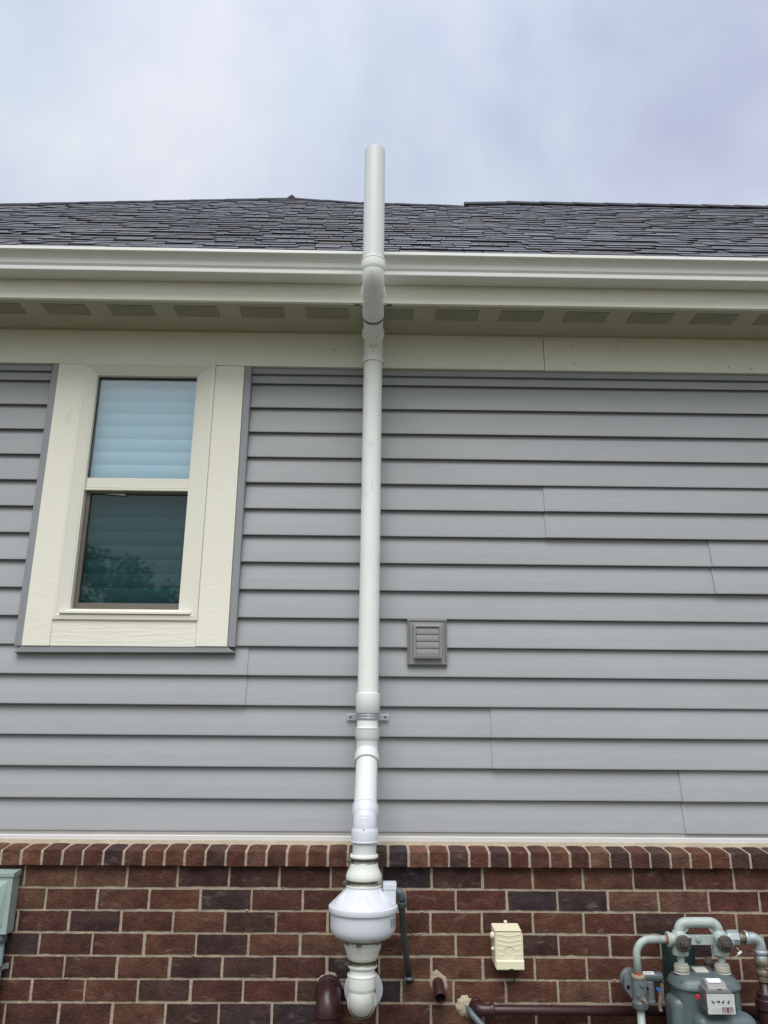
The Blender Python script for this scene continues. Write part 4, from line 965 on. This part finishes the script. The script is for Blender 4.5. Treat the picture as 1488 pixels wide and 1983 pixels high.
for k in range(6): m.box(1.206 + k * 0.0045, 1.2092 + k * 0.0045, -0.4018, -0.4012, -0.5842, -0.5815)
m.build('plate_print', M['label'], rdl)
m = MB(); ring_frame(m, (1.164, 1.242, -0.642, -0.5705), (1.1665, 1.2395, -0.6395, -0.573), -0.4018, -0.4020, -0.3975); m.build('plate_border', M['gas_lt'], rdl)

# ------------------------------------------------------------------ gas regulator with its inlet pipe
gr = thing('gas_regulator', 'grey gas regulator with a side barrel below the bent inlet pipe, left of the meter', 'regulator', (0.995, -0.27, GZ))
RX = 0.994
m = MB(); m.tube(fillet([(1.116, -0.270, -0.3335), (RX, -0.270, -0.3335), (RX, -0.270, -0.455)], 0.054, 16), 0.0136, 24); m.build('inlet_pipe', M['gas_lt'], gr)
m = MB(); m.lathe([(0.010, 0), (0.0165, 0), (0.0172, 0.003), (0.0165, 0.006), (0.010, 0.006)], (1.1055, -0.270, -0.3335), (1, 0, 0), 24); m.lathe([(0.010, 0), (0.0148, 0), (0.0148, 0.010), (0.010, 0.010)], (RX, -0.270, -0.4505), (0, 0, 1), 24); m.build('thread_seal', M['orange'], gr)
m = MB(); m.lathe([(0.010, -0.4500), (0.0235, -0.4500), (0.0250, -0.4530), (0.0250, -0.4590), (0.0235, -0.4620)], (RX, -0.270, 0), (0, 0, 1), 24); m.build('collar', mat('worn_collar', (0.30, 0.27, 0.21), 0.6, var=0.2, vscale=(60, 60, 60)), gr)
m = MB(); m.lathe([(0.0, -0.4560), (0.0215, -0.4600), (0.0225, -0.4750), (0.0250, -0.4880), (0.0255, -0.5100), (0.0240, -0.5300), (0.0260, -0.5360), (0.0285, -0.5390), (0.0285, -0.5560), (0.0265, -0.5590), (0.0150, -0.5600)], (RX, -0.270, 0), (0, 0, 1), 28)
m.box(RX - 0.022, RX + 0.026, -0.285, -0.235, -0.535, -0.462, bev=0.008, seg=3)
m.cyl((RX + 0.004, -0.288, -0.476), (0, -1, 0), 0.0085, 0.012, 14); m.cyl((RX - 0.012, -0.290, -0.512), (0, -1, 0), 0.006, 0.008, 12)
m.build('regulator_body', M['gas_mid'], gr)
m = MB(); m.lathe([(0.0, 0.0), (0.026, 0.001), (0.033, 0.006), (0.038, 0.010), (0.038, 0.020), (0.033, 0.026), (0.024, 0.034), (0, 0.036)], (RX - 0.016, -0.236, -0.478), (-0.35, 1, 0.15), 36)
m.prism([(0.944, -0.262, -0.462), (0.956, -0.262, -0.449), (0.978, -0.262, -0.470), (0.978, -0.262, -0.535), (0.966, -0.262, -0.530), (0.944, -0.262, -0.500)], (0, 0.014, 0))
m.prism([(1.010, -0.262, -0.470), (1.034, -0.262, -0.492), (1.034, -0.262, -0.508), (1.012, -0.262, -0.520)], (0, 0.014, 0))
m.build('diaphragm_housing', M['gas_mid'], gr, bevel=0.002)
m = MB()
for x, z in ((0.957, -0.494), (1.026, -0.4985)): m.lathe([(0, 0.001), (0.0068, 0.001), (0.0072, 0)], (x, -0.2622, z), (0, -1, 0), 16)
m.build('bolt_hole', M['dark'], gr)
m = MB(); m.cyl((1.010, -0.232, -0.468), (1, 0, 0), 0.0188, 0.078, 28, ch=0.003); m.cyl((1.082, -0.232, -0.468), (1, 0, 0), 0.0200, 0.010, 28); bar = m.build('spring_barrel', mat('barrel_grey', (0.075, 0.095, 0.105), 0.35, 0.5), gr)
m = MB()
for k in range(6):
    a0, a1 = R(38 + k * 7), R(45 + k * 7); r = 0.0191
    m.prism([(x, -0.232 - math.cos(a) * r, -0.468 + math.sin(a) * r) for x, a in ((1.022, a0), (1.062, a0), (1.062, a1), (1.022, a1))], (0, -0.0004, 0.0004))
m.build('barrel_label', M['label'], bar)
m = MB()
for k in range(7): m.box(1.0265 + k * 0.0045, 1.0292 + k * 0.0045, -0.2455, -0.2440, -0.4530, -0.4505)
m.build('label_print', M['black_mark'], bar)
m = MB(); m.cyl((1.040, -0.232, -0.545), (0, 0, 1), 0.0215, 0.066, 26, ch=0.003); m.cyl((1.040, -0.232, -0.555), (0, 0, 1), 0.0235, 0.016, 26, ch=0.004); m.build('vent_chamber', M['gas_mid'], gr)
m = MB(); m.lathe([(0, 0.004), (0.006, 0.004), (0.007, 0)], (1.074, -0.250, -0.507), (0, -1, 0), 14); m.cyl((1.074, -0.238, -0.507), (0, -1, 0), 0.008, 0.010, 14); m.build('vent_plug', M['blue'], gr)
m = MB(); m.cyl((RX + 0.002, -0.290, -0.524), (0.15, -1, 0.0), 0.0068, 0.018, 6, hex_=True); m.cyl((RX + 0.005, -0.306, -0.524), (0.15, -1, 0), 0.0045, 0.010, 14); m.build('test_port', mat('bright_brass', (0.42, 0.38, 0.29), 0.3, 0.5, metal=0.6), gr)
m = MB(); m.tube([(RX, -0.270, -0.555), (RX, -0.270, -1.24)], 0.0138, 22); m.build('supply_pipe', M['gas_lt'], gr)
m = MB(); rows = []
for k in range(9):
    z = -0.520 - 0.004 * k * 2.0; w_ = 0.006 + 0.0006 * math.sin(k * 1.3); xx = 1.082 + 0.003 * math.sin(k * 0.9)
    rows.append((m.v(xx - w_, -0.225 + 0.003 * math.sin(k), z), m.v(xx + w_, -0.225 + 0.003 * math.cos(k), z)))
for a, b in zip(rows[:-1], rows[1:]): m.face([a[0], a[1], b[1], b[0]])
tg = m.build('paper_strip', mat('worn_paper', (0.27, 0.22, 0.17), 0.9, var=0.2, vscale=(60, 60, 60)), gr)
sl = tg.modifiers.new('solid', 'SOLIDIFY'); sl.thickness = 0.001

# tags hanging on the pipework
t1 = thing('hanging_tag', 'white plastic tag hanging on the valve at the right picture edge', 'tag', (1.478, -0.31, -0.52))
m = MB(); m.prism([(1.466, -0.316, -0.446), (1.472, -0.316, -0.440), (1.505, -0.316, -0.440), (1.505, -0.316, -0.520), (1.487, -0.316, -0.520)], (0, 0.0015, 0)); m.build('tag_card', mat('white_tag', (0.74, 0.74, 0.78), 0.4), t1)
m = MB(); m.tube(fillet([(1.476, -0.315, -0.446), (1.474, -0.305, -0.425), (1.459, -0.297, -0.420)], 0.008, 5), 0.0011, 8); m.build('tag_wire', M['galv'], t1)
t2 = thing('seal_tag', 'tiny white seal tag on a wire below the union nut', 'tag', (1.365, -0.30, -0.385))
m = MB(); m.tube(fillet([(1.357, -0.300, -0.352), (1.366, -0.304, -0.366), (1.352, -0.303, -0.380), (1.345, -0.300, -0.386)], 0.006, 4), 0.0012, 8); m.build('seal_wire', M['label_dim'], t2)
m = MB(); m.box(1.356, 1.374, -0.305, -0.302, -0.3735, -0.3655, bev=0.001, rot=Matrix.Rotation(R(-28), 3, 'Y')); m.build('seal_card', M['label'], t2)

# ------------------------------------------------------------------ beige utility box
ub = thing('utility_box', 'beige plastic utility box with embossed waves screwed to the bricks', 'utility box', (0.535, -0.105, -0.47))
m = MB()
A = [(0.4800, -0.318), (0.5850, -0.318), (0.5880, -0.450), (0.4790, -0.450)]
fy = -0.162
front = [(0.4860, -0.329), (0.5875, -0.329), (0.5945, -0.350), (0.5945, -0.4640), (0.4850, -0.4640)]
back = [(0.4800, -0.3165), (0.5870, -0.3165), (0.5950, -0.3500), (0.5945, -0.4620), (0.4800, -0.4480)]
va = [m.v(x, fy, z) for x, z in front]; vb = [m.v(x, -0.0985, z) for x, z in back]
m.face(va); m.face(vb[::-1])
for k in range(5): m.face([va[k], va[(k + 1) % 5], vb[(k + 1) % 5], vb[k]])
ubody = m.build('box_body', M['beige'], ub, bevel=0.006, bseg=4)
m = MB(); nx, nz = 56, 64; G = []
for j in range(nz + 1):
    row = []
    for i in range(nx + 1):
        u, v = i / nx, j / nz
        x = 0.4915 + 0.0970 * u; z = -0.3350 - 0.1005 * v
        y = fy - 0.0012
        for w0 in (0.12, 0.30, 0.45, 0.62, 0.80):
            zz = w0 + 0.030 * math.cos((u - 0.5) * 2 * PI * 1.15)
            y -= 0.0010 * math.exp(-((v - zz) / 0.026) ** 2) * (1 if w0 < 0.5 else (1 if abs(u - 0.5) > 0.22 else 0)) * min(1, u * 12, (1 - u) * 12)
        dx, dz = (x - 0.5400), (z + 0.4080); d = math.hypot(dx, dz)
        if d < 0.0200: y += 0.0050 * min(1, (0.0200 - d) / 0.003)
        if z > -0.3385: y += 0.003
        row.append(m.v(x, y + (0.0018 if i in (0, nx) or j in (0, nz) else 0), z))
    G.append(row)
for j in range(nz):
    for i in range(nx): m.face([G[j][i], G[j + 1][i], G[j + 1][i + 1], G[j][i + 1]], None, True)
m.build('front_panel', M['beige'], ub)
m = MB(); m.extx([(fy + 0.002, -0.4300), (fy - 0.006, -0.4350), (fy - 0.0065, -0.4620), (fy - 0.004, -0.4655), (fy + 0.004, -0.4655)], 0.4880, 0.5940); m.extx([(fy + 0.002, -0.3270), (fy - 0.003, -0.3285), (fy - 0.003, -0.3330), (fy + 0.002, -0.3345)], 0.4880, 0.5880); m.build('cover_lip', M['beige'], ub, bevel=0.0015)
m = MB(); m.lathe([(0, 0.008), (0.006, 0.0075), (0.0105, 0.005), (0.0125, 0.0), (0.0125, -0.012), (0.010, -0.014)], (0.4780, -0.138, -0.3530), (-1, -0.35, 0), 22); m.build('side_knob', M['beige_hi'], ub)
m = MB(); m.lathe([(0, 0.005), (0.004, 0.0045), (0.007, 0.002), (0.0072, -0.008)], (0.4780, -0.140, -0.3990), (-1, -0.35, 0), 18); m.build('side_knob', M['beige_hi'], ub)
m = MB(); m.box(0.5300, 0.5430, -0.1120, -0.1020, -0.3190, -0.3065, bev=0.0025); m.lathe([(0, 0.001), (0.003, 0.001), (0.0032, 0)], (0.5365, -0.112, -0.3120), (0, -1, 0), 12); m.build('mounting_tab', M['beige'], ub)
m = MB(); m.box(0.5370, 0.5520, -0.170, -0.140, -0.4675, -0.4605); m.build('cable_notch', M['dark'], ub)
m = MB(); m.tube(fillet([(0.5680, -0.120, -0.455), (0.5700, -0.118, -0.498), (0.5600, -0.114, -0.519), (0.5360, -0.108, -0.5225), (0.5340, -0.09, -0.5225)], [0.03, 0.015, 0.006], 6), 0.0024, 10); m.tube(fillet([(0.5250, -0.115, -0.470), (0.5290, -0.112, -0.497), (0.5370, -0.106, -0.512)], 0.03, 5), 0.0014, 8); m.build('cable', M['black_plastic'], ub)

# ------------------------------------------------------------------ grey green box at the left
eb = thing('electrical_box', 'grey green steel electrical box cut by the left picture edge', 'electrical box', (-1.55, -0.13, -0.37))
m = MB(); m.box(-1.760, -1.381, -0.1640, -0.1000, -0.3520, -0.1480); m.build('cabinet', M['greenbox'], eb, bevel=0.002)
m = MB(); m.prism([(-1.766, -0.1680, -0.1505), (-1.766, -0.1690, -0.1350), (-1.766, -0.1000, -0.1295), (-1.766, -0.1000, -0.1540)], (0.3895, 0, 0)); m.build('lid', M['greenbox'], eb, bevel=0.0015)
m = MB()
o4 = [(-1.735, -0.163), (-1.398, -0.163), (-1.398, -0.330), (-1.735, -0.330)]; i4 = [(-1.690, -0.195), (-1.432, -0.195), (-1.415, -0.285), (-1.705, -0.285)]
vo = [m.v(x, -0.1642, z) for x, z in o4]; vi = [m.v(x, -0.1760, z) for x, z in i4]
for k in range(4): m.face([vo[k], vo[(k + 1) % 4], vi[(k + 1) % 4], vi[k]])
m.face(vi); m.build('embossed_door', M['greenbox'], eb)
m = MB(); m.lathe([(0.009, 0), (0.010, 0.001), (0.011, 0.0)], (-1.381, -0.128, -0.300), (1, 0, 0), 18); m.lathe([(0, 0.0008), (0.0088, 0.0008)], (-1.381, -0.128, -0.300), (1, 0, 0), 18); m.build('knockout', M['greenbox'], eb)
m = MB(); m.tube([(-1.425, -0.135, -0.350), (-1.425, -0.135, -1.24)], 0.0300, 26); m.build('conduit_pipe', M['conduit_lt'], eb)
m = MB(); m.lathe([(0.028, 0), (0.0360, 0.0), (0.0375, 0.003), (0.0375, 0.015), (0.0345, 0.0185), (0.0335, 0.030), (0.03, 0.032)], (-1.425, -0.135, -0.3840), (0, 0, 1), 26); m.build('conduit_hub', M['conduit'], eb)
m = MB(); m.ribbon([(-1.470, -0.104, -0.472), (-1.459, -0.104, -0.472)] + arc((-1.425, -0.135, -0.472), (-1, 0, 0), (0, -1, 0), 0.0312, 0, PI, 14) + [(-1.391, -0.104, -0.472), (-1.380, -0.104, -0.472)], (0, 0, 1), 0.010, 0.002); m.build('conduit_strap', M['zinc'], eb)

# ------------------------------------------------------------------ the tree across the lawn that the lower pane mirrors
tree = thing('leafy_tree', 'leafy green tree mirrored in the lower window pane', 'tree', (-8.6, -20.0, GZ))
m = MB(); m.tube([(-8.6, -20, GZ), (-8.55, -20, GZ + 1.6), (-8.65, -19.95, GZ + 3.2), (-8.6, -20, GZ + 5.2)], [0.22, 0.17, 0.13, 0.05], 12)
rt = random.Random(4); tips = []
for k in range(16):
    a = rt.uniform(0, 2 * PI); h = GZ + rt.uniform(1.8, 4.8); L = rt.uniform(1.1, 2.3)
    p1 = Vector((-8.6 + math.cos(a) * L, -20 + math.sin(a) * L, h + L * rt.uniform(0.4, 0.9))); tips.append(p1)
    m.tube([(-8.6, -20, h), ((-8.6 + p1.x) / 2, (-20 + p1.y) / 2, (h + p1.z) / 2 + 0.1), p1], [0.06, 0.04, 0.015], 8)
m.build('trunk', M['bark'], tree)
lf = MB().tintlayer()
for tp in tips + [Vector((-8.6 + rt.uniform(-1.5, 1.5), -20 + rt.uniform(-1.5, 1.5), GZ + rt.uniform(3, 6.6))) for _ in range(16)]:
    for cl in range(13):
        cc = tp + Vector((rt.gauss(0, 0.45), rt.gauss(0, 0.45), rt.gauss(0, 0.38))); g_ = rt.uniform(0.7, 1.4)
        for q in range(26):
            p = cc + Vector((rt.gauss(0, 0.17), rt.gauss(0, 0.17), rt.gauss(0, 0.13))); s_ = rt.uniform(0.06, 0.13)
            u = Vector((rt.gauss(0, 1), rt.gauss(0, 1), rt.gauss(0, 1))).normalized(); w_ = u.orthogonal().normalized()
            lf.face([lf.v(*(p - u * s_)), lf.v(*(p + w_ * s_ * 0.55)), lf.v(*(p + u * s_)), lf.v(*(p - w_ * s_ * 0.55))], (0.05 * g_, 0.095 * g_, 0.025 * g_))
lf.build('crown', M['leaf'], tree)
